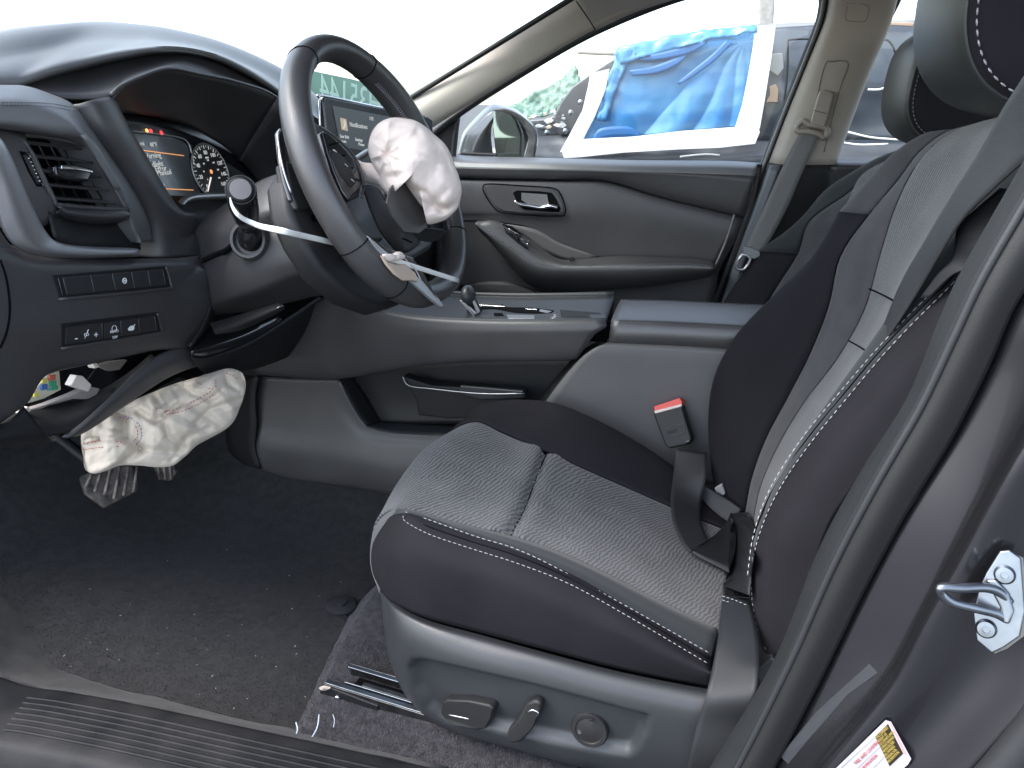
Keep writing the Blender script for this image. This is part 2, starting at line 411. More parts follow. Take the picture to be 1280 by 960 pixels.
M = dict(
 plast=mat('grained_black_plastic', (.046, .044, .046), .42, spec=.6, bump=.35, bscale=900, var=.12, vscale=9),
 pad=mat('soft_dash_skin', (.12, .122, .127), .42, spec=.9, bump=.3, bscale=1100, var=.1, vscale=8),
 dark=mat('matt_black_plastic', (.010, .010, .011), .55, spec=.4, bump=.2, bscale=500),
 black=mat('black_recess', (.004, .004, .005), .9, spec=.05),
 gloss=mat('gloss_black', (.012, .012, .014), .12, coat=.5),
 leather=mat('black_leather', (.04, .039, .04), .38, spec=.8, bump=.35, bscale=650, var=.15, vscale=7),
 hleather=mat('headrest_leather', (.026, .028, .0275), .45, bump=.3, bscale=700, var=.1, vscale=6),
 bolster=mat('dark_bolster_cloth', (.0115, .0108, .0138), .85, bump=.5, bscale=1500, spec=.2, var=.14, vscale=12),
 midc=mat('charcoal_panel_cloth', (.055, .054, .056), .9, spec=.2, bump=.5, bscale=1200, sheen=.15, var=.12, vscale=30),
 strip=mat('slate_strip_cloth', (.024, .027, .029), .85, spec=.2, bump=.4, bscale=1500, sheen=.12),
 insert=ribbed('ribbed_seat_cloth', (.035, .035, .037), (.175, .175, .18), 50, 0.25, 6),
 insertb=ribbed('ribbed_back_cloth', (.06, .06, .06), (.20, .20, .20), 46, 1.5, 4),
 trim=mat('seat_trim_plastic', (.027, .029, .032), .40, bump=.3, bscale=900, var=.08, vscale=7),
 carpet=mat('black_carpet', (.011, .011, .012), 1, bump=1.0, bscale=420, bdetail=6, var=.45, vscale=55, sheen=.08),
 carpet2=mat('worn_grey_carpet', (.028, .026, .03), 1, bump=1.0, bscale=420, bdetail=6, var=.5, vscale=90, sheen=.1),
 sill=mat('scuffed_sill_plastic', (.007, .0075, .009), .6, spec=.2, bump=.3, bscale=700, base2=(.020, .0195, .020), vscale=14),
 beige=mat('beige_trim', (.34, .31, .27), .7, bump=.2, bscale=900, var=.04),
 beiged=mat('beige_belt_plastic', (.25, .22, .19), .45),
 rubber=mat('rubber_seal', (.02, .021, .023), .5, bump=.2, bscale=300),
 rubber2=mat('ribbed_pillar_seal', (.012, .0132, .0145), .65, spec=.3, bump=.3, bscale=500, var=.15),
 paint=mat('grey_metallic_paint', (.055, .055, .063), .27, metal=.85, coat=.7, bump=.08, bscale=1500, var=.06, vscale=3),
 web=webbing('grey_belt_webbing', (.015, .0155, .018)),
 webd=webbing('dark_belt_webbing', (.012, .013, .015), .4),
 webl=webbing('light_belt_webbing', (.13, .13, .13)),
 silver=mat('satin_silver_trim', (.42, .42, .43), .33, metal=.85),
 chrome=mat('bright_chrome', (.75, .76, .78), .12, metal=1),
 zinc=mat('zinc_plated_steel', (.20, .22, .245), .34, metal=1, var=.12, vscale=50),
 steel=mat('dark_oily_steel', (.10, .10, .10), .32, metal=.9, var=.3, vscale=40),
 bag=mat('airbag_cloth', (.68, .585, .52), .85, bump=.4, bscale=900, sheen=.2, var=.05, vscale=12),
 bagg=mat('knee_airbag_cloth', (.54, .47, .385), .75, bump=.3, bscale=900, sheen=.2, var=.06, vscale=12),
 redth=mat('red_thread', (.5, .1, .1), .8), bluth=mat('blue_thread', (.15, .17, .4), .8),
 thread=mat('white_thread', (.42, .41, .43), .8), dthread=mat('grey_thread', (.2, .2, .21), .8),
 white=mat('white_plastic', (.72, .72, .70), .65, spec=.2), cream=mat('ivory_connector', (.62, .56, .5), .5),
 dust=mat('dusty_rubber', (.022, .02, .019), .7, base2=(.13, .11, .095), vscale=60, bump=.3, bscale=200),
 red=mat('red_release_button', (.55, .05, .04), .4), print_=mat('white_print', (.75, .75, .75), .5),
)
# ============================================================ SETTING
V = [Vector(p) for p in ((-60, -30, 0), (60, -30, 0), (60, 90, 0), (-60, 90, 0))]
gmat = mat('asphalt', (.06, .061, .063), .9, bump=.8, bscale=60, base2=(.085, .085, .087), vscale=1.5)
tag(pydata('ground', V, [(0, 1, 2, 3)], gmat, smooth=False), kind='structure')
# ============================================================ CAR BODY
car = thing('damaged_car', (0, .66, .3), 'grey car body shell with open driver door frame, beige pillars and black carpet', 'car')
def carpet_relief(v, a, b): return .004*noise.fractal(v*9, .9, 2, 3) + .0012*noise.noise(v*70)
floor_o = loft('carpet', [
 [Vector((x, y, z)) for x, z in ((-1.52, .72), (-1.43, .50), (-1.32, .38), (-1.17, .32), (-.95, .296), (-.6, .29), (-.2, .29), (.6, .29))] for y in (.685, .9, 1.1, 1.25)] + [
 [Vector((x, 1.38, z+.07)) for x, z in ((-1.52, .72), (-1.43, .50), (-1.32, .38), (-1.17, .32), (-.95, .296), (-.6, .29), (-.2, .29), (.6, .29))],
 [Vector((x, 1.5, z+.2)) for x, z in ((-1.52, .72), (-1.43, .50), (-1.32, .38), (-1.17, .32), (-.95, .296), (-.6, .29), (-.2, .29), (.6, .29))]],
 M['carpet'], car, nu=14, nv=12, th=.01, relief=carpet_relief)
# carpet climbing behind the sill
loft('kick_carpet', [LZ(.35, (-60, 690), (-20, 770), (0, 842), (35, 858), (87, 866), (184, 884), (300, 909), (560, 965)),
                     LZ(.325, (-60, 660), (-5, 740), (18, 815), (45, 850), (90, 860), (184, 878), (300, 903), (560, 958)),
                     LZ(.292, (-60, 620), (20, 700), (50, 790), (75, 833), (110, 848), (184, 868), (300, 896), (560, 950))], M['carpet'], car, nu=8, nv=6, relief=carpet_relief)
# raised carpet under the seat
ra = [PZ(452, 742, .305), PZ(368, 905, .30)]
loft('seat_riser_carpet', [[PZ(478, 725, .29), PZ(440, 765, .29), PZ(415, 815, .29), PZ(366, 915, .29), PZ(340, 960, .29)],
                           [PZ(485, 725, .315), PZ(450, 767, .315), PZ(425, 815, .315), PZ(376, 910, .315), PZ(350, 960, .315)],
                           [PZ(700, 760, .33), PZ(700, 800, .33), PZ(700, 850, .33), PZ(720, 930, .33), PZ(720, 1010, .33)]], M['carpet2'], car, nu=8, nv=10, relief=carpet_relief, lin=True)
# floor drain cap with clip
capc = PZ(427, 757, .297)
lathe('carpet_fastener', capc, Vector((.05, 0, 1)), [(.028, 0), (.028, .002), (.022, .004), (.008, .005), (.008, .009), (0.003, .0095)], M['rubber'], car, 24)
# lint and threads on the carpet
Vv = []; Ff = []
for k in range(90):
    px = random.uniform(5, 470); py = random.uniform(640, 935)
    if py > 860+px*.2: continue
    p = PZ(px, py, .303); s = random.uniform(.0005, .0013); b = len(Vv); a = random.uniform(0, 3)
    e = Vector((math.cos(a), math.sin(a), 0)); f = Vector((-e.y, e.x, 0)); l = random.choice((1, 1, 1, 2.5))
    Vv += [p+e*s*l, p+f*s, p-e*s*l, p-f*s, p+Vector((0, 0, s))]; Ff += [(b, b+1, b+4), (b+1, b+2, b+4), (b+2, b+3, b+4), (b+3, b, b+4)]
lm = mat('lint', (.3, .28, .26), .9)
l_ = pydata('lint_specks', Vv, Ff, lm); tag(l_, 'pale grit and lint scattered over the black carpet', 'lint', kind='stuff')
thm = mat('blue_white_thread', (.5, .58, .66), .8)
for nm, P_ in (('short frayed pale thread lying on the carpet beside the sill', [(370, 903), (372, 912), (369, 922), (371, 930)]),
               ('curved pale thread on the carpet in front of the seat rail', [(399, 893), (397, 908), (391, 920), (384, 927)]),
               ('thin straight pale thread nearest the seat rail', [(416, 893), (418, 900), (417, 909)])):
    tag(tube('thread', [PZ(x, y, .327) for x, y in P_], .0011 if 'thin' not in nm else .0006, thm, n=5), nm, 'thread')
# short pile standing on the carpet
def pile(name, n, x0, x1, y0, y1, m_, zf, test=None):
    V = []; Ff = []
    while len(Ff) < n:
        x = random.uniform(x0, x1); y = random.uniform(y0, y1); z = zf(x, y)
        if z is None: continue
        b = len(V); a = random.uniform(0, 6.28); l = random.uniform(.0015, .0045); w = random.uniform(.0003, .0007)
        c, s_ = math.cos(a), math.sin(a); le = random.uniform(.2, 1.2)
        V += [(x-s_*w, y+c*w, z), (x+s_*w, y-c*w, z), (x+c*l*le, y+s_*l*le, z+l)]; Ff.append((b, b+1, b+2))
    o = pydata(name, V, Ff, m_, None, False); return o
_fb = BVHTree.FromPolygons([tuple(v) for v in RAW[floor_o.name][0]], [list(f) for f in RAW[floor_o.name][1]])
def zfl(x, y):
    r = _fb.ray_cast(Vector((x, y, 1.0)), Vector((0, 0, -1))); return r[0].z-.0005 if r[0] else None
tag(pile('carpet_pile', 70000, -1.25, -.36, .70, 1.34, mat('carpet_fibre', (.014, .014, .0155), .95, base2=(.036, .034, .037), vscale=30), zfl), 'short matted black carpet fibres covering the driver footwell floor', 'carpet fibres', kind='stuff')
_rb = RAW['seat_riser_carpet']; _rb = BVHTree.FromPolygons([tuple(v) for v in _rb[0]], [list(f) for f in _rb[1]])
def zrl(x, y):
    r = _rb.ray_cast(Vector((x, y, 1.0)), Vector((0, 0, -1))); return r[0].z-.0005 if r[0] else None
tag(pile('carpet_pile', 30000, -.56, -.1, .68, .98, mat('riser_fibre', (.05, .047, .052), .95, base2=(.10, .095, .10), vscale=60), zrl), 'greyer fuzzy carpet fibres round the steel seat rail', 'carpet fibres', kind='stuff')
# sill -------------------------------------------------
top = LZ(.345, (-80, 830), (-10, 846), (35, 861), (87, 868), (184, 886), (300, 911), (420, 937), (560, 968), (700, 1000))
lip = LZ(.36, (-80, 838), (-10, 853), (35, 867), (87, 874), (184, 892), (300, 917), (420, 943), (560, 974), (700, 1006))
mid = [p+Vector((0, -.075, .002)) for p in lip]; out = [p+Vector((0, -.1, -.012)) for p in lip]; dn = [p+Vector((0, -.112, -.05)) for p in lip]; dn2 = [p+Vector((0, -.10, -.14)) for p in lip]
inn = [p+Vector((0, .004, -.07)) for p in top]
sill = loft('sill_panel', [inn, top, lip, mid, out, dn, dn2], M['sill'], car, nu=6, nv=5)
for k in range(7):
    f = .12+k*.135
    P_ = [a.lerp(b, f)+Vector((0, 0, .0012)) for a, b in zip(lip, mid)]
    P_ = P_[2:]
    P_[0] = P_[0].lerp(P_[1], .1+.05*k)
    tube('rib', P_, .0022, M['sill'], car, n=6, flat=1)
# near B pillar: seal, trim and painted flange ------------
L0 = LY(.70, (1330, 110), (1300, 175), (1277, 219), (1211, 334), (1180, 400), (1139, 500), (1080, 593), (1026, 693), (972, 827), (897, 952), (860, 1010))
L0b = LY(.72, (1334, 112), (1304, 177), (1281, 221), (1215, 336), (1184, 402), (1143, 502), (1084, 595), (1030, 695), (976, 829), (901, 954), (864, 1012))
L1 = LY(.672, (1350, 130), (1322, 185), (1293, 235), (1229, 345), (1193, 420), (1150, 510), (1094, 607), (1040, 710), (988, 827), (925, 952), (890, 1010))
L1b = LY(.664, (1365, 150), (1340, 205), (1310, 262), (1248, 362), (1210, 440), (1165, 530), (1108, 628), (1055, 730), (1002, 840), (940, 962), (905, 1015))
L2 = LY(.668, (1400, 180), (1370, 235), (1340, 290), (1274, 375), (1236, 460), (1190, 550), (1132, 645), (1078, 745), (1024, 855), (962, 972), (927, 1025))
loft('door_seal', [[p+Vector((.03, .03, 0)) for p in L0b], L0, L1], M['rubber2'], car, nu=5, nv=5)
loft('pillar_trim', [L1, L1b, L2], M['dark'], car, nu=5, nv=6)
tube('seal_bead', L1, .004, M['rubber'], car, n=8)
G2 = [p+Vector((.004, .01, 0)) for p in L2]
P0 = [p+Vector((.006, .004, 0)) for p in L2]
def sh(L, dx, dy): return [p+Vector((dx, dy, 0)) for p in L]
P1 = LY(.642, (1450, 200), (1420, 270), (1380, 330), (1330, 400), (1290, 490), (1240, 590), (1185, 690), (1150, 760), (1100, 850), (1010, 965), (970, 1030))
P2 = LY(.618, (1470, 210), (1440, 290), (1405, 350), (1350, 430), (1310, 520), (1258, 610), (1205, 710), (1163, 785), (1118, 865), (1040, 965), (1000, 1035))
P3 = LY(.614, (1500, 220), (1480, 310), (1440, 380), (1400, 460), (1360, 550), (1320, 650), (1275, 745), (1235, 820), (1170, 900), (1110, 970), (1070, 1040))
P4 = LY(.575, (1600, 240), (1560, 330), (1540, 410), (1500, 500), (1460, 600), (1420, 700), (1370, 800), (1310, 860), (1240, 935), (1190, 990), (1150, 1050))
pil = loft('door_jamb', [G2, P0, P1, P2, P3, P4], M['paint'], car, nu=6, nv=9, relief=lambda v, a, b: .003*noise.noise(v*4)+.0006*noise.noise(v*14))
# pressed ridge and clip slot on the jamb
R1 = LY(.64, (1152, 700), (1160, 725), (1150, 765), (1120, 815), (1078, 865), (1035, 910), (985, 970))
R1 = HT(pil, (1184, 640), (1165, 690), (1157, 725), (1148, 765), (1130, 805), (1095, 850), (1045, 905), (985, 965), off=-.002)

for P_, w in () and (([(1158, 655), (1178, 663), (1196, 668), (1193, 676), (1172, 668), (1158, 660)], .0012),):
    prism('clip_plate', HT(pil, *P_, off=.001), .002, M['zinc'], car, .0006)
prism('primer_strip', HT(pil, (1086, 830), (1096, 842), (1060, 868), (1010, 925), (985, 955), (975, 945), (1020, 890), off=.0008), .0012, mat('sealer', (.03, .032, .037), .35), car)
# weather strip bottom right
W1 = LY(.57, (1330, 800), (1290, 862), (1255, 912), (1210, 958), (1150, 1010)); W2 = LY(.56, (1380, 860), (1330, 920), (1290, 970), (1250, 1010), (1200, 1060))
tube('door_weatherstrip', LY(.565, (1345, 830), (1305, 892), (1270, 938), (1228, 985), (1160, 1040)), .014, M['rubber'], car, n=12)
# striker
stk = thing('door_striker', PY(1250, 755, .6), 'bright zinc door striker loop and plate screwed to grey pillar', 'striker')
so_ = PY(1250, 755, .594); sn = (CP-so_).normalized(); sn = (sn*.6+Vector((-.35, -.9, 0)).normalized()*.4).normalized()
def SP(px, py, h=0): return PP(px, py, so_, sn)+sn*h
prism('plate', [SP(*p, .004) for p in ((1250, 688), (1262, 687), (1276, 697), (1281, 763), (1275, 794), (1255, 808), (1240, 815), (1221, 799), (1217, 766), (1224, 735), (1233, 715))], .0045, M['zinc'], stk, .0012)
prism('backing_plate', [SP(*p, .0) for p in ((1262, 690), (1280, 697), (1287, 763), (1281, 796), (1260, 812), (1244, 819), (1226, 803), (1222, 766), (1238, 715))], .004, M['steel'], stk, .001)
for sx_, sy_ in ((1256, 717), (1233, 784)):
    s_ = lathe('screw', SP(sx_, sy_, .004), sn, [(.0078, 0), (.0078, .002), (.0062, .004), (.0062, .0045), (.003, .0047), (.0028, .003), (.0002, .003)], M['zinc'], stk, 22)
lp = [SP(1262, 752, .004), SP(1250, 738, .008), SP(1232, 730, .016), SP(1205, 727, .03), SP(1183, 724, .038), SP(1181, 731, .036), SP(1194, 744, .03), SP(1222, 755, .018), SP(1245, 764, .008), SP(1258, 772, .004)]
tube('striker_loop', lp, .0039, M['zinc'], stk, n=14, sub=6)
prism('loop_foot', [SP(*p, .009) for p in ((1232, 722), (1246, 722), (1262, 740), (1268, 762), (1262, 778), (1254, 776), (1250, 756))], .006, M['zinc'], stk, .002)
# tyre label
lb = thing('tyre_label', PY(1100, 940, .62), 'white tyre and loading label with yellow-on-dark panel on grey pillar', 'label')
lo = hit(1085, 935, pil, .0012); l1 = hit(1111, 904, pil, .0012); l2 = hit(1137, 950, pil, .0012)
ln = (l2-l1).cross(lo-l1).normalized()
if ln.dot(CP-lo) < 0: ln = -ln
def LP(px, py, h=.0008): return PP(px, py, lo+ln*.0022, ln)+ln*h
prism('sticker', [LP(*p) for p in ((1107, 900), (1114, 902), (1139, 948), (1135, 955), (1080, 1000), (1010, 1000), (1040, 965))], .0006, mat('label_white', (.40, .39, .42), .4), lb)
prism('warning_panel', [LP(*p, .0011) for p in ((1110, 904), (1129, 941), (1112, 957), (1094, 920))], .0002, mat('label_dark', (.02, .012, .005), .5), lb)
prism('red_margin', [LP(*p, .0011) for p in ((1112, 902), (1114, 903), (1134, 944), (1130, 941))], .0002, mat('label_pink', (.6, .25, .25), .5), lb)
lr = (LP(1112, 957)-LP(1094, 920)).normalized(); lu = (LP(1110, 904)-LP(1094, 920)).normalized()
ym = mat('label_yellow', (.30, .23, .06), .5); rm = mat('label_red_ink', (.4, .12, .12), .5); km = mat('label_ink', (.2, .2, .22), .5)
d1 = LP(1110, 904)-LP(1094, 920); d2 = LP(1112, 957)-LP(1094, 920)
w1 = ['THE COMBINED', 'WEIGHT OF', 'OCCUPANTS AND', 'CARGO SHOULD', 'NEVER EXCEED', 'SEE OWNER\'S', 'MANUAL FOR', 'INFORMATION']
for k in range(8):
    text('warning_line', w1[k], LP(1094, 920, .0014)+d1*.06+d2*(.1+k*.115), d1, -d2, .0034, ym, lb, sx=.72)
def ltxt(s, px, py, size, m_): text('label_text', s, LP(px, py, .0013), LP(1107, 902)-LP(1050, 958), LP(1094, 920)-LP(1112, 957), size, m_, lb)
ltxt('TIRE AND LOADING', 1070, 955, .0042, rm); ltxt('INFORMATION', 1078, 962, .0036, rm); ltxt('kPa, PSI', 1082, 975, .003, km)
for q in ((1050, 960, 1093, 921), (1063, 968, 1099, 933), (1078, 973, 1105, 945)):
    tube('label_rule', [LP(q[0], q[1], .0012), LP(q[2], q[3], .0012)], .0002, km, lb, n=4, sub=1)
# ============================================================ DASHBOARD
dash = thing('dashboard', (-.85, 1.1, .8), 'black dashboard with hooded gauge cluster, left air vent and switch rows', 'dashboard')
box('dash_light_block', (-1.2, 1.46, .92), (.34, 1.4, .36), M['black'], dash)  # unseen black box added behind the dash surfaces to block light
box('firewall', (-1.55, 1.45, .72), (.1, 1.6, .75), M['carpet'], car)
D00 = LX(-1.25, (-60, 130), (0, 130), (60, 130), (110, 130), (160, 130), (200, 135), (255, 140), (310, 150), (350, 160), (400, 175), (450, 190))
D0 = LX(-.99, (-60, 60), (0, 47), (60, 42), (110, 40, -1.020), (160, 44, -1.010), (200, 50, -1.000), (255, 63, -0.980), (310, 82, -0.960), (350, 102, -0.940), (400, 140, -0.920), (450, 185, -0.910))
D0b = LX(-.89, (-60, 85), (0, 78), (60, 66, -.9), (110, 56, -.9), (160, 54, -.89), (200, 55, -.88), (255, 64, -.87), (302, 82, -.86), (345, 105, -.85), (393, 145, -.84), (445, 190, -.83))
D1 = LX(-.86, (-60, 108), (0, 105), (22, 102), (60, 89, -.855), (100, 79, -.85), (150, 68, -.84), (200, 61, -.83), (245, 64, -.825), (290, 79, -.82), (345, 113, -.82), (400, 160, -.82))
D1c = LX(-.90, (-60, 113), (0, 111), (22, 108), (60, 95), (100, 85), (150, 74, -.89), (200, 67, -.88), (245, 70, -.87), (290, 85, -.865), (345, 118, -.86), (400, 165, -.86))
back0 = [Vector((-1.35, p.y*1.0, 1.08)) for p in D0]
pad = loft('dash_top', [back0, D0, D0b, D1, D1c], M['pad'], dash, nu=6, nv=8)
# stepped surface under the lip, round to the bezel crest
S0 = LX(-.885, (-60, 112), (0, 109), (20, 106), (62, 92), (105, 82), (150, 72, -.875), (178, 68, -.87), (205, 64, -.865), (228, 65, -.86), (250, 68, -.855), (297, 85, -.85), (347, 116, -.85), (400, 165, -.85))
E0 = LX(-.845, (-60, 112), (0, 112), (30, 113), (62, 119), (100, 122, -.83), (138, 119, -.81), (152, 106, -.81), (177, 94, -.81), (203, 85, -.81), (222, 85, -.81), (250, 91, -.81), (297, 101, -.81), (347, 121, -.81))
S0 = S0[:13]
loft('hood_step', [S0, E0], M['plast'], dash, nu=6, nv=6)
E1 = LX(-.805, (141, 126), (144, 121), (155, 109), (178, 97.5), (204, 88), (222, 88), (250, 94), (297, 104), (347, 124), (385, 170))
B1 = LX(-.915, (141, 140), (146, 140.5), (155, 141), (172, 143), (195, 146), (215, 151), (242, 161), (275, 180), (300, 200), (322, 228))
rim_ = tube('bezel_rim', LX(-.806, (138.5, 119), (152, 107), (177, 95.5), (203, 86.5), (222, 86.5), (250, 92.5), (297, 102.5), (347, 122.5), (395, 172)), .0028, M['plast'], dash, n=8)
hoodin = loft('hood_lining', [E1, [a.lerp(b, .5)+Vector((0, 0, .004)) for a, b in zip(E1, B1)], B1], M['plast'], dash, nu=6, nv=6)
# right wall of the binnacle down to the column
loft('binnacle_wall', [LX(-.80, (347, 124), (400, 150), (430, 190), (420, 240)), LX(-.9, (300, 200), (312, 212), (322, 225), (330, 240))], M['plast'], dash, nu=5, nv=5)
# bezel leg
O = LX(-.80, (91, 131, -.815), (116, 163), (138, 194), (156, 219), (175, 250), (188, 277), (193, 304), (193, 322))
Om = LX(-.785, (118, 124, -.795), (139, 158), (160, 192), (180, 221), (200, 250), (216, 276), (222, 300), (222, 322))
I_ = LX(-.80, (141, 121, -.81), (159, 158), (186, 204), (208, 240), (224, 262), (243, 270), (248, 295), (248, 322))
I2 = LX(-.87, (144, 125), (163, 160), (190, 206), (212, 243), (228, 262), (250, 268), (256, 295), (256, 322))
leg = loft('bezel_leg', [[p+Vector((-.05, -.0, 0)) for p in O], O, Om, I_, I2], M['plast'], dash, nu=6, nv=6)
# left soft pad over and beside the vent
A = LX(-.835, (-60, 104), (0, 106), (30, 107), (60, 116), (91, 131, -.82), (114, 163, -.805), (136, 194, -.805), (154, 219, -.805), (173, 250, -.805), (186, 277, -.805), (191, 303, -.805))
Am = LX(-.79, (-60, 122), (0, 122), (29, 123), (60, 131), (90, 145), (112, 172), (132, 201), (149, 226, -.785), (165, 253, -.785), (175, 278, -.785), (180, 303, -.785))
Ac = LX(-.78, (-60, 142), (0, 142), (30, 143), (60, 147), (92, 158, -.775), (112, 180, -.775), (129, 207, -.775), (144, 232, -.775), (158, 255, -.775), (166, 279, -.775), (173, 303, -.775))
Bv = LX(-.785, (-60, 158), (0, 158), (31, 162), (68, 168), (100, 174), (118, 189), (134, 217), (145, 238), (152, 257), (158, 283), (168, 304))
Bv2 = [p+Vector((-.06, .0, 0)) for p in Bv]
lp_ = loft('side_pad', [[p+Vector((-.04, 0, -.02)) for p in A], A, Am, Ac, Bv, Bv2], M['pad'], dash, nu=6, nv=5)
sp1 = HT(lp_, (2, 128), (30, 128), (60, 129), (85, 133), (102, 137), off=.0012)
stitches('pad_stitching', sp1, M['dark'], dash, L=.003, gap=.002, r=.0005)
stitches('pad_stitching', HT(lp_, (2, 132), (30, 132), (60, 133), (85, 137), (101, 141), off=.0012), M['dark'], dash, L=.003, gap=.002, r=.0005)
# ---- vent
vo, vx = PX(90, 220, -.80), Vector((1, -.25, .18)).normalized()
def VP(px, py, h=0): return PP(px, py, vo, vx)+vx*h
prism('vent_cavity', [VP(*p, -.05) for p in ((0, 155), (120, 165), (185, 260), (190, 300), (60, 300), (0, 200))], .01, M['black'], dash)
# frame face left of the slats, with thumb wheel slot
loft('vent_frame', [[VP(*p, .004) for p in ((-40, 158), (0, 158), (14, 162), (30, 168))], [VP(*p, .008) for p in ((-40, 200), (0, 200), (18, 205), (35, 205))], [VP(*p, .008) for p in ((-20, 240), (10, 240), (35, 238), (52, 238))], [VP(*p, .004) for p in ((0, 285), (30, 285), (55, 282), (70, 262))]], M['plast'], dash, nu=5, nv=5)
fr = [(29, 169), (102, 181), (118, 195), (153, 256), (152, 262), (76, 257), (66, 250), (40, 195)]
fp = [VP(*p, .003) for p in fr]
tube('vent_surround', fp, .0035, M['plast'], dash, n=6, closed=True, sub=3)
loft('vent_lower_lip', [[VP(*p, .006) for p in ((68, 254), (80, 260), (120, 263), (154, 262))], [VP(*p, .012) for p in ((70, 262), (82, 268), (120, 272), (156, 272))], [VP(*p, -.02) for p in ((74, 272), (90, 278), (122, 281), (157, 279))]], M['plast'], dash, nu=5, nv=4)
slat = [((33, 178), (104, 186)), ((42, 195), (118, 203)), ((51, 213), (128, 221)), ((60, 231), (138, 238)), ((70, 248), (147, 254))]
for (a, b) in slat:
    p, q = VP(*a, -.004), VP(*b, -.004)
    n_ = (q-p).normalized(); d_ = Vector((-1, 0, .1)).normalized(); u_ = n_.cross(d_).normalized()
    V = []
    for e in (p, q):
        for x, y in ((0, .0016), (-.002, 0), (0, -.0016), (.030, -.001), (.030, .001)): V.append(e + d_*x + u_*y)
    o = pydata('slat', V, [(0, 1, 6, 5), (1, 2, 7, 6), (2, 3, 8, 7), (3, 4, 9, 8), (4, 0, 5, 9), (0, 4, 3, 2, 1), (5, 6, 7, 8, 9)], M['plast'], dash, False)
for k, px_ in enumerate((45, 60, 75, 90, 105, 120)):
    a_, b_ = VP(px_-8+k*0, 172+k*2, -.034), VP(px_+32, 258, -.034)
    tube('vane', [a_, b_], .0016, M['dark'], dash, n=4, sub=1)
kt = [VP(*p, .004) for p in ((72, 208), (90, 209), (112, 213), (114, 217), (90, 214), (72, 213))]
kb = prism('vent_tab', [VP(*p, .006) for p in ((64, 207), (90, 206), (112, 211), (113, 216), (108, 227), (80, 225), (66, 220))], .018, M['gloss'], dash, .003)
prism('tab_chrome', [VP(*p, .0085) for p in ((72, 207), (90, 208), (111, 213), (113, 217), (90, 213), (72, 212))], .003, M['chrome'], kb, .001)
prism('wheel_slot', [VP(*p, .0095) for p in ((20, 190), (27, 191), (36, 205), (46, 228), (48, 234), (41, 234), (30, 215))], .003, M['black'], dash)
th = [VP(*p, .009) for p in ((25, 194), (31, 203), (37, 216), (44, 231))]
tw = tube('thumb_wheel', th, [.003, .0042, .0042, .003], M['dark'], dash, n=10)
for t_ in range(7):
    a = arc(th, 9)[t_+1]; b = arc(th, 9)[min(8, t_+2)]
    tube('grip_rib', [a+vx*.0042, a.lerp(b, .45)+vx*.0042], .0012, M['silver'] if t_ % 2 else M['chrome'], tw, n=5, sub=1)
# silver sweep trim at the door side
T0 = LX(-.765, (-60, 160), (-20, 166), (0, 172), (14, 195), (27, 225), (42, 260), (58, 290), (74, 303), (110, 309), (172, 311))
T1 = LX(-.755, (-60, 175), (-25, 180), (-8, 190), (5, 215), (15, 245), (26, 275), (38, 300), (58, 313), (110, 318), (174, 317))
T2 = LX(-.765, (-60, 190), (-35, 195), (-22, 210), (-12, 235), (-3, 265), (6, 292), (22, 310), (55, 321), (110, 323), (174, 321))
loft('silver_sweep_trim', [[p+Vector((-.03, 0, 0)) for p in T0], T0, T1, T2], mat('sweep_trim', (.3, .3, .31), .38, metal=.7, bump=.1, bscale=900), dash, nu=6, nv=6)
loft('side_end_cover', [LX(-.77, (-60, 190), (-30, 200), (-18, 235), (-6, 275), (8, 300), (20, 312)), LX(-.76, (-60, 330), (-40, 325), (-30, 320), (-15, 316), (0, 314), (12, 316))], M['plast'], dash, nu=4, nv=4)
loft('vent_pocket', [LX(-.80, (60, 262), (100, 277), (160, 280), (175, 300)), LX(-.785, (70, 295), (85, 306), (140, 309), (176, 312))], M['dark'], dash, nu=5, nv=4)
# ---- lower panel
low = [
 LX(-.775, (-80, 300), (0, 303), (28, 312), (55, 319), (100, 322), (150, 323), (192, 323), (225, 322), (250, 319)),
 LX(-.755, (-80, 318), (0, 318), (25, 326), (55, 331), (100, 332), (150, 332), (192, 331), (226, 331), (256, 332)),
 LX(-.75, (-80, 350), (0, 350), (22, 352), (56, 352), (98, 352), (150, 350), (196, 348), (232, 348), (265, 352)),
 LX(-.752, (-80, 400), (0, 400), (26, 398), (58, 398), (100, 394), (150, 388), (196, 384), (232, 381), (265, 380)),
 LX(-.76, (-80, 450), (0, 440), (30, 435), (60, 428), (100, 424), (150, 417), (190, 412), (226, 408), (255, 408)),
 LX(-.78, (-80, 505), (-10, 492), (35, 476), (62, 464), (90, 456), (130, 447), (165, 440), (200, 434), (238, 432)),
]
low[-1] = LX(-.78, (-80, 540), (-20, 530), (31, 505), (53, 474), (72, 463), (119, 453), (165, 443), (200, 436), (238, 434))
lowp = loft('lower_panel', low + [[p+Vector((-.02, 0, -.002)) for p in low[-1]]], M['plast'], dash, nu=7, nv=7)
loft('column_side_return', [LX(-.75, (250, 319), (256, 332), (265, 352), (265, 380), (255, 408), (238, 434)), LX(-.85, (256, 318), (264, 332), (275, 352), (275, 380), (265, 408), (248, 434))], M['dark'], dash, nu=5, nv=3)
# door-side vertical crease
tube('side_panel_gap', HT(lowp, (0, 325), (8, 350), (12, 385), (8, 415), (0, 435), off=.0), .0016, M['black'], dash, n=6)
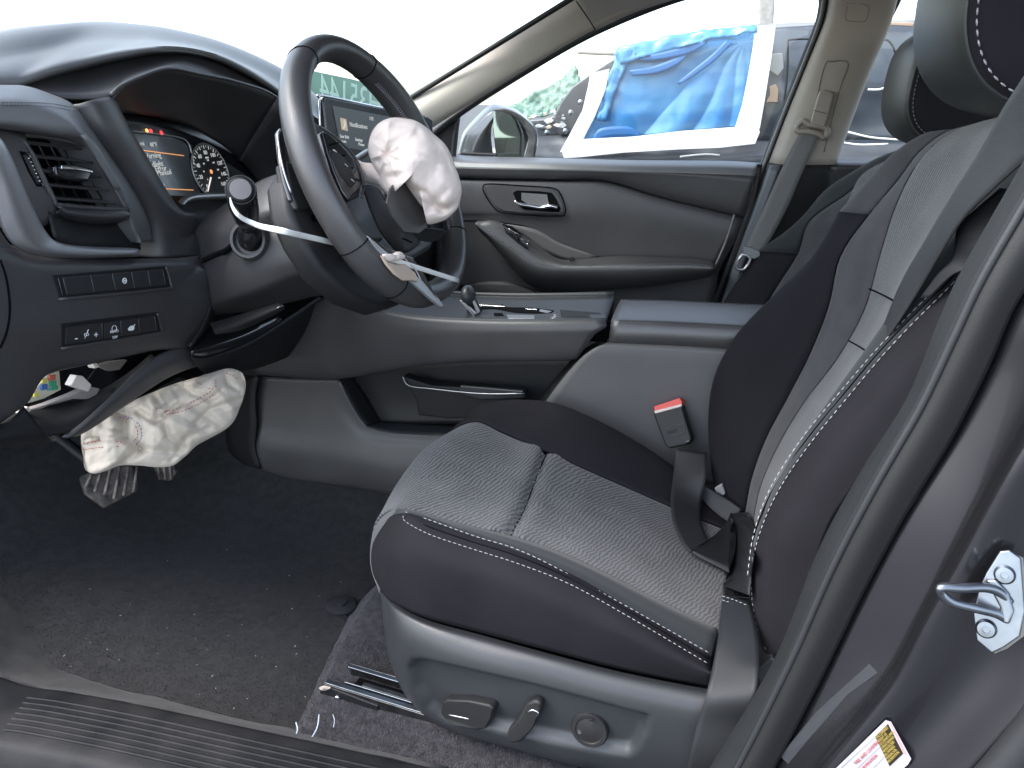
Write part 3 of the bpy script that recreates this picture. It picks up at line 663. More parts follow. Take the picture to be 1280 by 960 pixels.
# switch rows --------------------------------
def row(quad, cells, name, hgt=.001, recess=.006):
    a, b, c, d = HT(lowp, *quad, off=0)                 # tl tr br bl
    n_ = (b-a).cross(d-a).normalized()
    if n_.dot(CP-a) < 0: n_ = -n_
    def q(u, v, h=0): return a.lerp(b, u).lerp(d.lerp(c, u), v)+n_*h
    prism('switch_bezel', [q(-.03, -.16, .0012), q(1.05, -.16, .0012), q(1.06, 1.12, .0012), q(-.02, 1.12, .0012)], .004, M['dark'], dash, .0008)
    tube('bezel_lip', [q(-.03, 1.16, .001), q(.5, 1.2, .001), q(1.05, 1.18, .001), q(1.075, 1.05, .001), q(1.07, .5, .001), q(1.055, -.1, .001)], .0022, M['plast'], dash, n=7)
    outs = []
    for (u0, u1) in cells:
        o = prism(name, [q(u0+.006, .02, .0035), q(u1-.006, .02, .0035), q(u1-.006, .96, .0028), q(u0+.006, .96, .0028)], .004, M['swtch'], dash, .0007); outs.append(o)
        tube('edge_line', [q(u1, .03, .003), q(u1, .95, .0028)], .0003, M['dimline'], o, n=4, sub=1)
    return q, outs, n_
M['dimline'] = mat('dim_edge', (.16, .16, .17), .5)
M['swtch'] = mat('switch_black', (.022, .022, .024), .5, bump=.2, bscale=900)
q1, o1, n1 = row(((70, 347), (201, 336), (205, 357), (76, 370)), ((.04, .27), (.27, .47), (.47, .66), (.66, .83), (.83, 1.0)), 'switch_blank')
o1[2].name = 'steering_heat_switch'
c_ = q1(.565, .47, .0050); r_ = (q1(1, .5)-q1(0, .5)).normalized(); u_ = n1.cross(r_)
if u_.z < 0: u_ = -u_
def ring(name, c, rad, wd, m_, par, u=r_, v=u_):
    P_ = [c+u*math.cos(t*math.pi/8)*rad+v*math.sin(t*math.pi/8)*rad for t in range(16)]
    return tube(name, P_, wd, m_, par, n=5, closed=True, sub=2)
ring('wheel_symbol', c_, .0034, .0007, M['print_'], o1[2]); lathe('wheel_symbol', c_, n1, [(.0016, 0), (.0016, .0004)], M['print_'], o1[2], 10)
for f in (.0, .037): tube('edge_line', [q1(f, .03, .003), q1(f, .95, .0028)], .0003, M['dimline'], o1[0], n=4, sub=1)
q2, o2, n2 = row(((80, 408), (191, 394), (194, 413), (79, 431)), ((.0, .37), (.39, .58), (.58, .79), (.79, 1.0)), 'switch')
def sym(s, u, v, size, par, q, align='CENTER'): text('symbol', s, q(u, v, .0056), q(1, .5)-q(0, .5), u_, size, M['print_'], par, align=align, th=.0002)
sym('-', .09, .8, .016, o2[0], q2); sym('+', .29, .78, .013, o2[0], q2)
for dx in (-.8, .8): ring('dimmer_symbol', q2(.19, .5, .0056)+r_*dx*.0022, .0018, .0004, M['print_'], o2[0])
tube('dimmer_symbol', [q2(.175, .7, .0056), q2(.21, .22, .0056)], .0005, M['print_'], o2[0], n=4, sub=1)
sym('AUTO', .485, .62, .0055, o2[1], q2); sym('OFF', .49, .98, .0055, o2[1], q2); ring('lamp_symbol', q2(.487, .38, .0056), .0042, .0004, M['print_'], o2[1])
# tailgate pictogram: car silhouette
cc = q2(.685, .5, .0056)
prism('tailgate_symbol', [cc+r_*x*.0013+u_*y*.0013 for x, y in ((-5, -1.6), (-5.4, 0), (-3.8, 1), (-2, 2.4), (1.5, 2.6), (3.2, 1.6), (4, 3.4), (5.6, 3.6), (5.6, 3), (4.4, 2.6), (4, .6), (3.8, -1.6), (2.4, -2.6), (-3.4, -2.6))], .0003, M['print_'], o2[2])
# ---- opening in the lower panel with loose wiring
loft('opening_shelf', [LX(-.84, (25, 512), (60, 505), (95, 500), (130, 485), (165, 462), (188, 442)), LX(-.80, (0, 530), (45, 528), (80, 524), (110, 510), (150, 480), (192, 445)), LX(-.785, (-10, 545), (45, 545), (80, 540), (104, 531), (150, 500), (200, 458))], M['dark'], dash, nu=6, nv=5)
# lit lower strip right of the opening
loft('knee_panel_strip', [LX(-.785, (78, 545), (100, 530), (135, 498), (165, 470), (195, 446), (215, 437), (240, 432), (268, 428)),
   LX(-.78, (90, 546), (108, 532), (142, 503), (176, 476), (205, 458), (230, 450), (262, 442), (300, 436)),
   LX(-.79, (98, 545), (116, 535), (150, 512), (185, 488), (215, 470), (245, 459), (278, 452), (318, 446))], M['plast'], dash, nu=6, nv=5)
loft('lower_edge', [LX(-.79, (-60, 540), (0, 530), (18, 520), (30, 508)), LX(-.78, (-60, 575), (0, 553), (25, 548), (60, 546)), LX(-.84, (-60, 590), (0, 560), (30, 556), (70, 552))], M['dark'], dash, nu=5, nv=4)
fb = PX(55, 485, -.86)
fz = thing('fuse_box', fb, 'pale fuse label card with coloured fuses inside dash opening', 'fuse box')
fm = [mat('fuse_'+n_, c, .4) for n_, c in (('red', (.5, .12, .08)), ('green', (.05, .35, .2)), ('blue', (.06, .15, .4)), ('yellow', (.65, .55, .12)), ('teal', (.1, .4, .35)))]
prism('card', LX(-.86, (28, 506), (62, 466), (74, 464), (76, 487), (55, 498)), .01, mat('fuse_card', (.6, .58, .45), .6), fz)
for (x, y, k, s) in ((66, 472, 0, 4), (67, 480, 1, 4), (70, 485, 1, 3), (56, 484, 2, 4), (56, 476, 3, 3), (46, 494, 3, 3), (63, 487, 4, 2)):
    prism('fuse', LX(-.857, (x-s, y-s*.7), (x+s, y-s), (x+s, y+s*.7), (x-s, y+s)), .006, fm[k], fz, .0008)
hb = prism('hinge_arm', LX(-.83, (33, 513), (60, 505), (90, 493), (112, 483), (126, 486), (118, 500), (92, 499), (60, 508), (35, 519)), .012, mat('grey_arm_plastic', (.30, .27, .25), .5), None, .002)
tag(hb, 'grey-brown plastic arm lying across the dash opening', 'bracket')
for P_, nm in ((((96, 469), (104, 470), (115, 481), (111, 490), (89, 482)), 'ivory square connector hanging on a wire in the dash opening'),
               (((25, 514), (36, 508), (40, 514), (30, 518), (24, 517)), 'small pale clip at the left end of the grey arm'),
               (((37, 534), (52, 527), (55, 533), (46, 540), (38, 537)), 'white connector plug on the black ledge below the opening'),
               (((116, 455), (122, 454), (125, 459), (119, 461)), 'tiny pale wire clip at the top of the opening')):
    o = prism('connector', LX(-.815, *P_), .012, M['cream'], None, .0015); tag(o, nm, 'connector')
wr = tube('wire', LX(-.82, (122, 457), (118, 463), (110, 474)), .0008, M['dark'], None, n=5); tag(wr, 'thin dark wire from the small clip to the ivory connector', 'wire')
bk = prism('bracket', LX(-.86, (122, 457), (140, 452), (160, 450), (150, 462), (138, 464)), .01, mat('taupe_bracket', (.2, .18, .16), .6), None, .001)
tag(bk, 'brown moulded bracket in the upper right of the dash opening', 'bracket')
# ---- instrument cluster
cn = Vector((1, 0, .25)).normalized(); co = PX(240, 210, -.915)
def KP(px, py, h=0): return PP(px, py, co, cn)+cn*h
kr = Vector((0, 1, 0)); ku = cn.cross(kr)
if ku.z < 0: ku = -ku
clu = prism('instrument_cluster', [KP(*p) for p in ((125, 139), (155, 140), (200, 147), (243, 161), (277, 181), (303, 202), (325, 230), (330, 275), (200, 275), (150, 200))], .01, M['gloss'], dash)
scr = prism('information_screen', [KP(*p, .0015) for p in ((150, 166), (205, 172), (226, 177), (233, 186), (241, 215), (252, 248), (238, 249), (200, 244), (170, 200))], .001, mat('screen_black', (.02, .02, .025), .2, coat=.3), clu)
tube('screen_frame', [KP(*p, .002) for p in ((150, 163), (190, 167), (222, 172), (233, 178), (238, 190), (242, 208))], .0016, M['silver'], clu, n=6)
om = mat('orange_display_line', (.9, .4, .15), .5, emit=.2); wm = mat('white_display_text', (.6, .6, .58), .5, emit=.12); rdm = mat('red_warning_lamp', (.8, .05, .06), .5, emit=.35); amb = mat('amber_warning_lamp', (.8, .5, .15), .5, emit=.3)
tube('display_line', [KP(165, 187, .003), KP(228, 195, .003)], .0008, om, scr, n=5, sub=1)
tube('display_line', [KP(195, 236, .003), KP(240, 238, .003)], .0008, om, scr, n=5, sub=1)
for s, px, py, sz in (('0.0 mi', 166, 183, .010), ('48°F', 186, 184, .010), ('Warning', 178, 199, .0125), ('Headlight', 178, 210.5, .013), ('System Error', 172, 217.5, .013), ("Owner's Manual", 170, 223.5, .013), ('Caution', 190, 235, .009)):
    text('display_text', s, KP(px, py, .003), kr, ku, sz, wm, scr)
for px, py, m_ in ((182, 164, amb), (187, 164.5, rdm), (200, 166.5, rdm)):
    lathe('warning_lamp', KP(px, py, .003), cn, [(.0042, 0), (.003, .0005)], m_, clu, 10)
dc = KP(262, 215, .002); DR = .052
dial = lathe('speedometer', dc, cn, [(DR, -.002), (DR, .0006)], mat('dial_black', (.012, .012, .014), .5), clu, 40)
ring('dial_ring', dc+cn*.001, DR, .0016, M['silver'], dial, kr, ku)
for k in range(33):
    a = math.radians(225-270*k/32); L_ = .007 if k % 2 == 0 else .004; e = kr*math.cos(a)+ku*math.sin(a)
    tube('tick', [dc+e*(DR-.003)+cn*.002, dc+e*(DR-.003-L_)+cn*.002], (.0007 if k % 2 == 0 else .0004), wm, dial, n=4, sub=1)
for k in range(9):
    a = math.radians(225-270*k/8); e = kr*math.cos(a)+ku*math.sin(a)
    text('numeral', str(k*20), dc+e*(DR*.68)+cn*.002-ku*.0035, kr, ku, .0105, wm, dial, align='CENTER')
for k in range(7):
    a = math.radians(215-250*k/6); e = kr*math.cos(a)+ku*math.sin(a)
    text('numeral', str(k*40), dc+e*(DR*.42)+cn*.002-ku*.002, kr, ku, .0042, wm, dial, align='CENTER')
text('numeral', 'MPH', dc+ku*.024+cn*.002, kr, ku, .005, wm, dial, align='CENTER')
lathe('lamp_icon', dc+cn*.002, cn, [(.0042, 0), (.003, .0004)], mat('orange_icon', (.5, .2, .08), .5, emit=.4), dial, 10)
a = math.radians(228); e = kr*math.cos(a)+ku*math.sin(a)
tube('needle', [dc+e*.014+cn*.004, dc+e*(DR-.006)+cn*.004], [.0016, .001], mat('needle_white', (.8, .75, .7), .5, emit=.2), dial, n=6, sub=1)
tube('cluster_lower_rim', LX(-.86, (222, 262), (232, 250), (250, 246), (290, 245), (320, 247)), .006, M['silver'], dash, n=8)
loft('cluster_shelf', [LX(-.885, (205, 244), (250, 245), (300, 244), (340, 238)), LX(-.84, (222, 262), (250, 262), (300, 262), (350, 250)), LX(-.82, (240, 280), (260, 282), (305, 282), (355, 270))], M['dark'], dash, nu=5, nv=4)
# ---- centre display
so2 = PX(450, 160, -.72); sn2 = Vector((1, -.12, .1)).normalized()
def GP(px, py, h=0): return PP(px, py, so2, sn2)+sn2*h
ct = prism('centre_display', [GP(*p) for p in ((404, 122), (407, 121), (535, 146), (541, 150), (543, 212), (540, 215), (425, 205), (412, 198), (404, 130))], .012, M['gloss'], dash, .003)
tube('display_edge', [GP(*p, -.003) for p in ((418, 205), (405, 190), (401, 150), (401, 124), (405, 119.5), (470, 133), (532, 145))], .0025, M['chrome'], ct, n=8)
sc2 = prism('display_panel', [GP(*p, .0012) for p in ((415, 132), (528, 154), (530, 202), (425, 183))], .0008, mat('display_grey', (.05, .06, .065), .35, emit=.08), ct)
gr = (GP(528, 154)-GP(415, 132)).normalized(); gu = sn2.cross(gr); gu = gu if gu.z > 0 else -gu
prism('seat_icon', [GP(*p, .002) for p in ((424, 147), (432, 149), (434, 164), (426, 162))], .0003, mat('icon_tan', (.35, .28, .2), .5, emit=.2), sc2)
tube('figure_icon', [GP(429, 151, .003), GP(430, 156, .003), GP(428, 161, .003)], .0015, wm, sc2, n=5)
for s, px, py, sz in (('Notifications', 436, 158, .013), ('Seat Belt', 424, 172, .009), ('Settings', 443, 176, .009), ('Phone', 447, 182, .009), ('Audio', 426, 178, .007)):
    text('display_text', s, GP(px, py, .0022), gr, gu, sz, wm, sc2)
text('display_text', 'LTE', GP(461, 150, .0022), gr, gu, .01, wm, sc2)
# dash to the passenger side
loft('passenger_dash_top', [[Vector((-1.3, y, 1.05)) for y in (1.45, 1.6, 1.8, 2.0, 2.12)], LX(-.9, (420, 182), (460, 186), (500, 190), (540, 193), (580, 196)), LX(-.8, (420, 192), (460, 196), (500, 200), (540, 203), (575, 206))], M['pad'], dash, nu=5, nv=6)
loft('passenger_dash_face', [LX(-.8, (420, 192), (460, 196), (500, 200), (540, 203), (575, 206)), LX(-.76, (420, 230), (460, 235), (500, 238), (540, 240), (578, 240)), LX(-.8, (420, 330), (460, 335), (500, 340), (540, 345), (580, 350)), LX(-.95, (420, 400), (460, 400), (500, 400), (540, 400), (580, 400))], M['plast'], dash, nu=5, nv=6)
tube('silver_dash_trim', LX(-.75, (520, 300), (545, 282), (562, 268), (571, 255), (574, 235)), .006, M['silver'], dash, n=8, flat=.5)
# storage pocket low on the right of the column
loft('column_pocket', [LX(-.80, (240, 425), (262, 408), (300, 402), (345, 385)), LX(-.76, (240, 437), (262, 432), (305, 418), (350, 396)), LX(-.765, (240, 448), (265, 447), (310, 430), (355, 402))], M['gloss'], dash, nu=5, nv=4)
loft('pocket_cover', [LX(-.76, (240, 448), (265, 447), (310, 430), (355, 402), (400, 372)), LX(-.78, (250, 462), (275, 458), (320, 445), (370, 418), (420, 385)), LX(-.83, (262, 470), (290, 466), (330, 458), (380, 436), (430, 400))], M['dark'], dash, nu=5, nv=5)
# windshield
wa, wb = PY(506, 127, 2.08), PY(760, -30, 2.0)
WS = [[Vector((-1.42, .75, 1.08)), Vector((-1.42, 1.4, 1.06)), wa+Vector((-.22, -.3, -.08)), wa], [Vector((-.8, .75, 1.52)), Vector((-.75, 1.4, 1.56)), wb+Vector((-.12, -.3, .03)), wb]]
ws = loft('windshield', WS, glass('windshield_glass', (.93, .98, .95)), car, nu=8, nv=6, th=0)
tube('windshield_edge', [wa+(wa-wb)*.3, wa, wb, wb+(wb-wa)*.3], .007, M['dark'], car, n=6)
# paint-marker number on a green film at the glass foot (mirrored from inside)
wn = (Vector((0, -1, .0))*.5+Vector((.75, 0, .3))).normalized(); wo = PX(440, 120, -1.05)
def MP(px, py, h=0): return PP(px, py, wo, wn)+wn*h
mk = thing('stock_number', wo, 'pale green reversed numerals H35144 on dark green windshield strip', 'number')
fmk = prism('strip', [MP(*p) for p in ((388, 88), (440, 99), (480, 110), (530, 140), (520, 170), (430, 175), (388, 175))], .003, mat('green_tint_strip', (.14, .25, .19), .4), mk)
text('numerals', 'H35144', MP(476, 147, .003), MP(380, 120)-MP(480, 147), Vector((0, 0, 1)), .105, mat('pale_green_marker', (.5, .68, .58), .5), mk, mirror=False, sx=.6, shear=.25)
# ============================================================ STEERING COLUMN
colm = thing('steering_column', PY(310, 320, 1.0), 'charcoal steering column shroud with round lever between gauges and wheel', 'steering column')
U2 = LY(.95, (250, 327, 1.0), (268, 318, .97), (285, 312, .96), (299, 298, .955), (327, 286, .95), (345, 281, .95), (368, 275, .96))
U1 = LY(.96, (246, 300, 1.01), (268, 288, .98), (285, 282, .97), (300, 270, .965), (322, 262, .955), (343, 254, .955), (361, 247, .965))
U0 = LY(1.02, (242, 288, 1.06), (262, 274, 1.05), (280, 262, 1.04), (300, 246, 1.03), (322, 232, 1.015), (340, 224, 1.015), (357, 216, 1.02))
U00 = LY(1.12, (240, 282, 1.12), (262, 268, 1.13), (280, 256, 1.13), (300, 240, 1.13), (324, 226, 1.13), (344, 218, 1.13), (366, 210, 1.13))
up_s = loft('upper_shroud', [U00, U0, U1, U2], M['plast'], colm, nu=6, nv=6)
def dnz(L, z): return [p+Vector((0, .004, z)) for p in L]
l0 = dnz(U2, -.003)
l1 = LY(.95, (258, 347, .975), (277, 342, .955), (294, 338, .945), (312, 328, .94), (337, 316, .94), (357, 306, .945), (380, 298, .955))
l2 = LY(.95, (262, 372, .975), (282, 367, .955), (300, 361, .945), (322, 351, .94), (347, 340, .94), (370, 332, .945), (392, 324, .955))
l3 = LY(.97, (265, 383, .99), (285, 379, .975), (306, 373, .965), (330, 365, .96), (354, 356, .96), (378, 349, .965), (397, 347, .97))
l4 = LY(1.05, (268, 392, 1.05), (288, 389, 1.05), (312, 385, 1.05), (338, 378, 1.05), (364, 370, 1.05), (388, 362, 1.05), (410, 362, 1.05))
l5 = LY(1.2, (270, 394, 1.2), (290, 392, 1.2), (318, 388, 1.2), (345, 382, 1.2), (372, 376, 1.2), (396, 370, 1.2), (425, 370, 1.2))
lo_s = loft('lower_shroud', [l0, l1, l2, l3, l4, l5], M['plast'], colm, nu=6, nv=6)
tube('shroud_gap', HT([up_s, lo_s], (253, 326), (268, 319), (284, 312), (296, 300), (300, 297), off=-.001), .004, M['black'], colm, n=6)
tube('shroud_gap', HT([up_s, lo_s], (329, 286), (345, 281.5), (366, 276), off=0), .0009, M['black'], colm, n=6)
# tilt lever
lvr = [PY(262, 412, .96), PY(276, 413, .94), PY(300, 406, .93), (PY(330, 392, .93)), PY(352, 380, .935)]
loft('tilt_lever', [LY(.96, (262, 404), (290, 396), (325, 384), (350, 376)), LY(.93, (266, 411), (292, 404), (326, 391), (353, 381)), LY(.935, (268, 416), (296, 411), (330, 397), (354, 385)), LY(.99, (270, 418), (300, 413), (333, 399), (356, 386))], M['dark'], colm, nu=5, nv=4)
tube('lever_highlight_edge', LY(.929, (277, 412), (300, 405), (330, 393), (350, 383.5)), .0012, M['silver'], colm, n=6)
# stalk
sb, st = PY(313, 295, .938), PY(299, 229, .85); ax = (st-sb)
lathe('stalk_collar', sb-ax.normalized()*.012, Vector((.15, -1, .25)), [(.030, 0), (.0285, .008), (.026, .013), (.022, .013), (.021, .004)], M['plast'], colm, 32)
lathe('lever_boot', sb-ax.normalized()*.012, ax, [(.018, 0), (.018, .015), (.014, .03), (.010, .036)], M['gloss'], colm, 24)
lv = lathe('indicator_stalk', sb, ax, [(.009, 0), (.0105, .03), (.0165, .05), (.0195, ax.length*.62), (.0195, ax.length*.86), (.0185, ax.length*.9)], M['gloss'], colm, 32)
ke = sb+ax*.9; kax = ((CP-ke).normalized()*.55+ax.normalized()*.45).normalized()
kx = sb+ax*.85
lathe('stalk_knob', kx, kax, [(.0195, -.012), (.0195, .008), (.0185, .011), (.0172, .0115), (.0172, .010), (.0158, .010), (.0158, .013), (.0145, .0138), (.0140, .0134), (.0135, .0142)], M['dark'], lv, 36)
lathe('knob_cap', kx, kax, [(.0136, .0135), (.0132, .0146), (.006, .0150)], mat('knob_cap_grey', (.14, .13, .13), .45), lv, 30)
ring('knob_ring', kx+kax*.0112, .0183, .0004, M['plast'], lv, kax.orthogonal().normalized(), kax.cross(kax.orthogonal()).normalized())
# ============================================================ STEERING WHEEL
WC = Vector((-.434, .996, 1.119)); tt, yy = .46, -.037
WN = Vector((math.cos(tt)*math.cos(yy), math.cos(tt)*math.sin(yy), math.sin(tt))); WA = Vector((0, 0, 1)).cross(WN).normalized(); WB = WN.cross(WA)
def WP(px, py, h=0): return PP(px, py, WC, WN) + WN*h if h == 0 else PP(px, py, WC+WN*h, WN)
def WL(u, v, h=0): return WC+WA*u+WB*v+WN*h
whl = thing('steering_wheel', WC, 'black leather steering wheel with burst white airbag hanging from its torn hub', 'steering wheel')
RR = .178
def rimpt(t, r=RR, h=0):
    u, v = r*math.cos(t), r*math.sin(t)
    if v < -.955*r: v = -.955*r - (abs(v)-.955*r)*.6
    return WL(u, v, h)
NS = 72
rp = [rimpt(2*math.pi*k/NS) for k in range(NS)]
V = []; Fc = []; n_ = 20
for i in range(NS):
    t = 2*math.pi*i/NS; p = rp[i]; tg = (rp[(i+1) % NS]-rp[i-1]).normalized(); o_ = tg.cross(WN).normalized()
    if (p-WC).dot(o_) < 0: o_ = -o_
    thick = 1+.10*max(0, math.cos(2*(t-.7)))**4
    for k in range(n_):
        a = 2*math.pi*k/n_; V.append(p + o_*math.cos(a)*.0165*thick + WN*math.sin(a)*.0205*thick)
for i in range(NS):
    for k in range(n_): i2, k2 = (i+1) % NS, (k+1) % n_; Fc.append((i*n_+k, i2*n_+k, i2*n_+k2, i*n_+k2))
rim = pydata('rim', V, Fc, M['leather'], whl); RAW[rim.name] = (V, Fc)
def rim_seam(t):
    p = rimpt(t); o_ = (p-WC).normalized()
    tk = 1+.10*max(0, math.cos(2*(t-.7)))**4
    P_ = [p+o_*math.cos(a)*.0167*tk+WN*math.sin(a)*.0207*tk for a in [2*math.pi*k/16 for k in range(16)]]
    tube('rim_seam', P_, .0008, M['black'], rim, n=5, closed=True, sub=2)
for t in (118, 205, 62, -38, 232): rim_seam(math.radians(t))
for a0, a1 in ((55, -5), (-5, -40)):
    ipt = [rimpt(math.radians(a0+(a1-a0)*k/10), RR-.0186, .004) for k in range(11)]
    L = arc(ipt, 46 if a0 > 0 else 28)
    for s_ in (1,):
        V = []; Fc = []
        for i in range(len(L)-1):
            p = L[i]; q = L[i].lerp(L[i+1], .55)
            for (x, y) in ((p+WN*.003, q), (p-WN*.003, q)):
                b = len(V); d_ = (y-x).normalized(); e = (WC-p).normalized(); w = d_.cross(e)
                V += [x+w*.0006+e*.0004, x-w*.0006+e*.0004, y-w*.0006+e*.0004, y+w*.0006+e*.0004, (x+y)/2+e*.0016]
                Fc += [(b, b+1, b+4), (b+1, b+2, b+4), (b+2, b+3, b+4), (b+3, b, b+4)]
        o = pydata('cross_stitching', V, Fc, mat('rim_stitch', (.22, .21, .24), .7), rim); o['kind'] = 'stuff'
# back cover
prism('back_cover', [WP(px, py, -.035) for px, py in ((357, 225), (364, 212), (385, 205), (420, 205), (470, 230), (505, 280), (515, 340), (505, 378), (478, 386), (440, 372), (402, 338), (378, 300), (362, 262))], .035, M['dark'], whl, .010, 4)
lathe('cover_hole', WP(392, 273, -.034), WN, [(.005, 0), (.005, .001), (.0035, .001), (.0035, -.003)], M['black'], whl, 16)
hub = prism('hub', [WP(px, py, -.012) for px, py in ((425, 232), (440, 200), (470, 180), (520, 180), (560, 215), (560, 270), (540, 310), (515, 325), (480, 315), (450, 280))], .03, M['plast'], whl, .008, 3)
# left spoke and button pad
prism('left_spoke', [WP(px, py, -.006) for px, py in ((392, 150), (402, 158), (425, 175), (452, 200), (470, 240), (480, 300), (462, 300), (440, 275), (410, 235), (392, 190))], .022, M['plast'], whl, .004)
bp_ = prism('button_pad', [WP(px, py, .006) for px, py in ((403, 163), (412, 168), (428, 182), (441, 197), (448, 213), (452, 231), (450, 246), (437, 251), (428, 238), (418, 214), (410, 190))], .012, M['gloss'], whl, .003)
tube('pad_bezel', [WP(px, py, .006) for px, py in ((399, 158), (412, 166), (430, 181), (444, 197), (451, 214), (455, 232), (452, 247))], .0018, M['plast'], bp_, n=6)
for px, py in ((419, 189), (433, 207), (441, 226)):
    tube('button_mark', [WP(px-2.5, py-2, .0075), WP(px+1.5, py+1.5, .0075)], .0009, M['print_'], bp_, n=5, sub=1)
for k in range(4):
    tube('button_gap', [WP(412+k*8, 181+k*13, .0072), WP(424+k*9, 178+k*16, .0072)], .0007, M['black'], bp_, n=4, sub=1)
prism('button_rocker', [WP(px, py, .008) for px, py in ((414, 190), (420, 186), (438, 205), (446, 228), (440, 234), (426, 216))], .004, M['dark'], bp_, .002)
# right spoke (behind the bag)
prism('right_spoke', [WP(px, py, -.008) for px, py in ((530, 215), (560, 215), (571, 245), (568, 275), (545, 292), (530, 270))], .02, M['dark'], whl, .004)
tube('right_spoke_trim', [WP(px, py, .004) for px, py in ((556, 226), (560, 250), (556, 275))], .003, M['silver'], whl, n=6)
# airbag cover, torn
cov = loft('hub_cover', [[WP(px, py, h) for px, py, h in ((452, 232, .004), (462, 262, .004), (476, 292, .002), (498, 318, .0))],
                   [WP(px, py, h) for px, py, h in ((470, 232, .028), (484, 262, .03), (497, 288, .026), (508, 316, .014))],
                   [WP(px, py, h) for px, py, h in ((486, 250, .036), (500, 268, .038), (510, 288, .032), (516, 312, .018))],
                   [WP(px, py, h) for px, py, h in ((520, 246, .03), (528, 262, .03), (530, 284, .026), (524, 306, .012))]], M['leather'], whl, nu=6, nv=6)
prism('torn_flap', [WP(px, py, h) for px, py, h in ((500, 220, .055), (507, 228, .055), (519, 244, .054), (523, 252, .053), (538, 269, .05), (534, 276, .048), (531, 286, .045), (524, 292, .04), (505, 290, .04), (490, 270, .045), (484, 253, .05), (488, 236, .054))], .003, M['leather'], whl, .001)
prism('torn_flap', [WP(px, py, h) for px, py, h in ((516, 292, .03), (533, 285, .03), (556, 287, .025), (559, 290, .02), (548, 301, .016), (536, 303, .016), (520, 300, .02))], .003, M['dark'], whl, .001)
tube('cover_tear', HT([cov], (503, 298), (508, 300), (515, 303)), .0012, M['black'], whl, n=5)
# bottom spoke
prism('lower_spoke', [WP(px, py, .0235) for px, py in ((459, 293), (470, 302), (492, 322), (512, 324), (524, 335), (545, 368), (556, 382), (552, 385), (538, 374), (511, 350), (486, 328), (468, 307))], .004, M['silver'], whl, .002)
prism('spoke_inlay', [WP(px, py, .0245) for px, py in ((470, 300), (490, 312), (516, 322), (530, 342), (548, 374), (530, 352), (505, 330), (486, 316))], .004, M['gloss'], whl, .0012)
prism('torn_lining', [WP(px, py, .027) for px, py in ((476, 317), (484, 326), (493, 330), (506, 329), (520, 341), (524, 352), (516, 350), (505, 350), (494, 342), (484, 330))], .004, mat('torn_lining_tan', (.45, .36, .28), .8), whl, .002)
pillow('torn_tuft', [WP(px, py, .03) for px, py in ((478, 318), (487, 326), (497, 326), (506, 322), (500, 315), (492, 316), (490, 321))], .006, M['bag'], whl, nr=8, na=40, amp=.002, fr=120, seed=3)
tube('horn_wire', [WP(px, py, .027) for px, py in ((505, 322), (512, 330), (520, 338), (526, 350))], .0008, M['thread'], whl, n=5)
# paddle
prism('shift_paddle', [WP(px, py, -.032) for px, py in ((347, 166), (350, 161), (355, 162), (358, 178), (364, 205), (372, 232), (378, 250), (374, 258), (364, 250), (356, 225), (350, 196))], .006, M['gloss'], whl, .002)
tube('paddle_edge', [WP(px, py, -.030) for px, py in ((350, 162), (347.5, 170), (350, 192), (356, 218), (364, 241))], .0014, M['silver'], whl, n=6)
prism('paddle_root', [WP(px, py, -.03) for px, py in ((358, 200), (376, 205), (388, 235), (392, 262), (372, 262), (364, 240))], .02, M['dark'], whl, .004)
# deployed airbag (hangs from the hub: part of the wheel)
ac = WP(520, 205, .07)
def AP(px, py, h=0):
    n = (CP-ac).normalized(); return PP(px, py, ac, n)+n*h
ao = [AP(*p) for p in ((503, 147), (490, 147), (476, 152), (466, 162), (461, 175), (460, 189), (466, 206), (473, 219), (475, 232), (484, 248), (492, 236), (500, 222), (512, 238), (524, 254), (536, 268), (534, 280), (551, 277), (564, 269), (573, 258), (577, 240), (575, 225), (569, 208), (564, 194), (556, 180), (543, 168), (530, 157), (517, 150))]
def cz(pts, d, w): return ([AP(*p) for p in pts], d, w)
bag = pillow('airbag', ao, .058, M['bag'], whl, nr=60, na=240, back=.7, p=.55, amp=.001, fr=12, seed=2, fold=.016, ff=7, rad=(AP(485, 193), 3.5, .009), creases=[
 cz(((503, 146), (492, 160), (481, 172), (484, 190), (478, 205)), .006, .008), cz(((484, 192), (500, 178), (520, 168)), .009, .007), cz(((486, 196), (505, 194), (525, 197), (545, 207)), .006, .006),
 cz(((462, 176), (475, 180), (484, 192)), .005, .006), cz(((470, 200), (480, 200), (486, 196)), .004, .005), cz(((475, 232), (484, 222), (500, 220)), .006, .006),
 cz(((519, 247), (540, 258), (558, 262), (575, 252)), .009, .006), cz(((535, 262), (545, 250), (556, 238)), .005, .006), cz(((473, 219), (482, 208), (495, 203)), .006, .005), cz(((545, 170), (548, 190), (560, 210)), .004, .008), cz(((515, 235), (530, 240), (552, 262)), .008, .005)])
loft('airbag_skirt', [[AP(*p) for p in ((440, 199, -.03), (452, 203, -.02), (464, 204, -.01), (472, 208, 0))], [AP(*p) for p in ((444, 212, -.03), (455, 216, -.015), (466, 220, 0), (476, 226, .01))], [AP(*p) for p in ((447, 226, -.03), (458, 229, -.02), (470, 232, -.01), (480, 240, .0))]], M['bag'], whl, nu=5, nv=5)
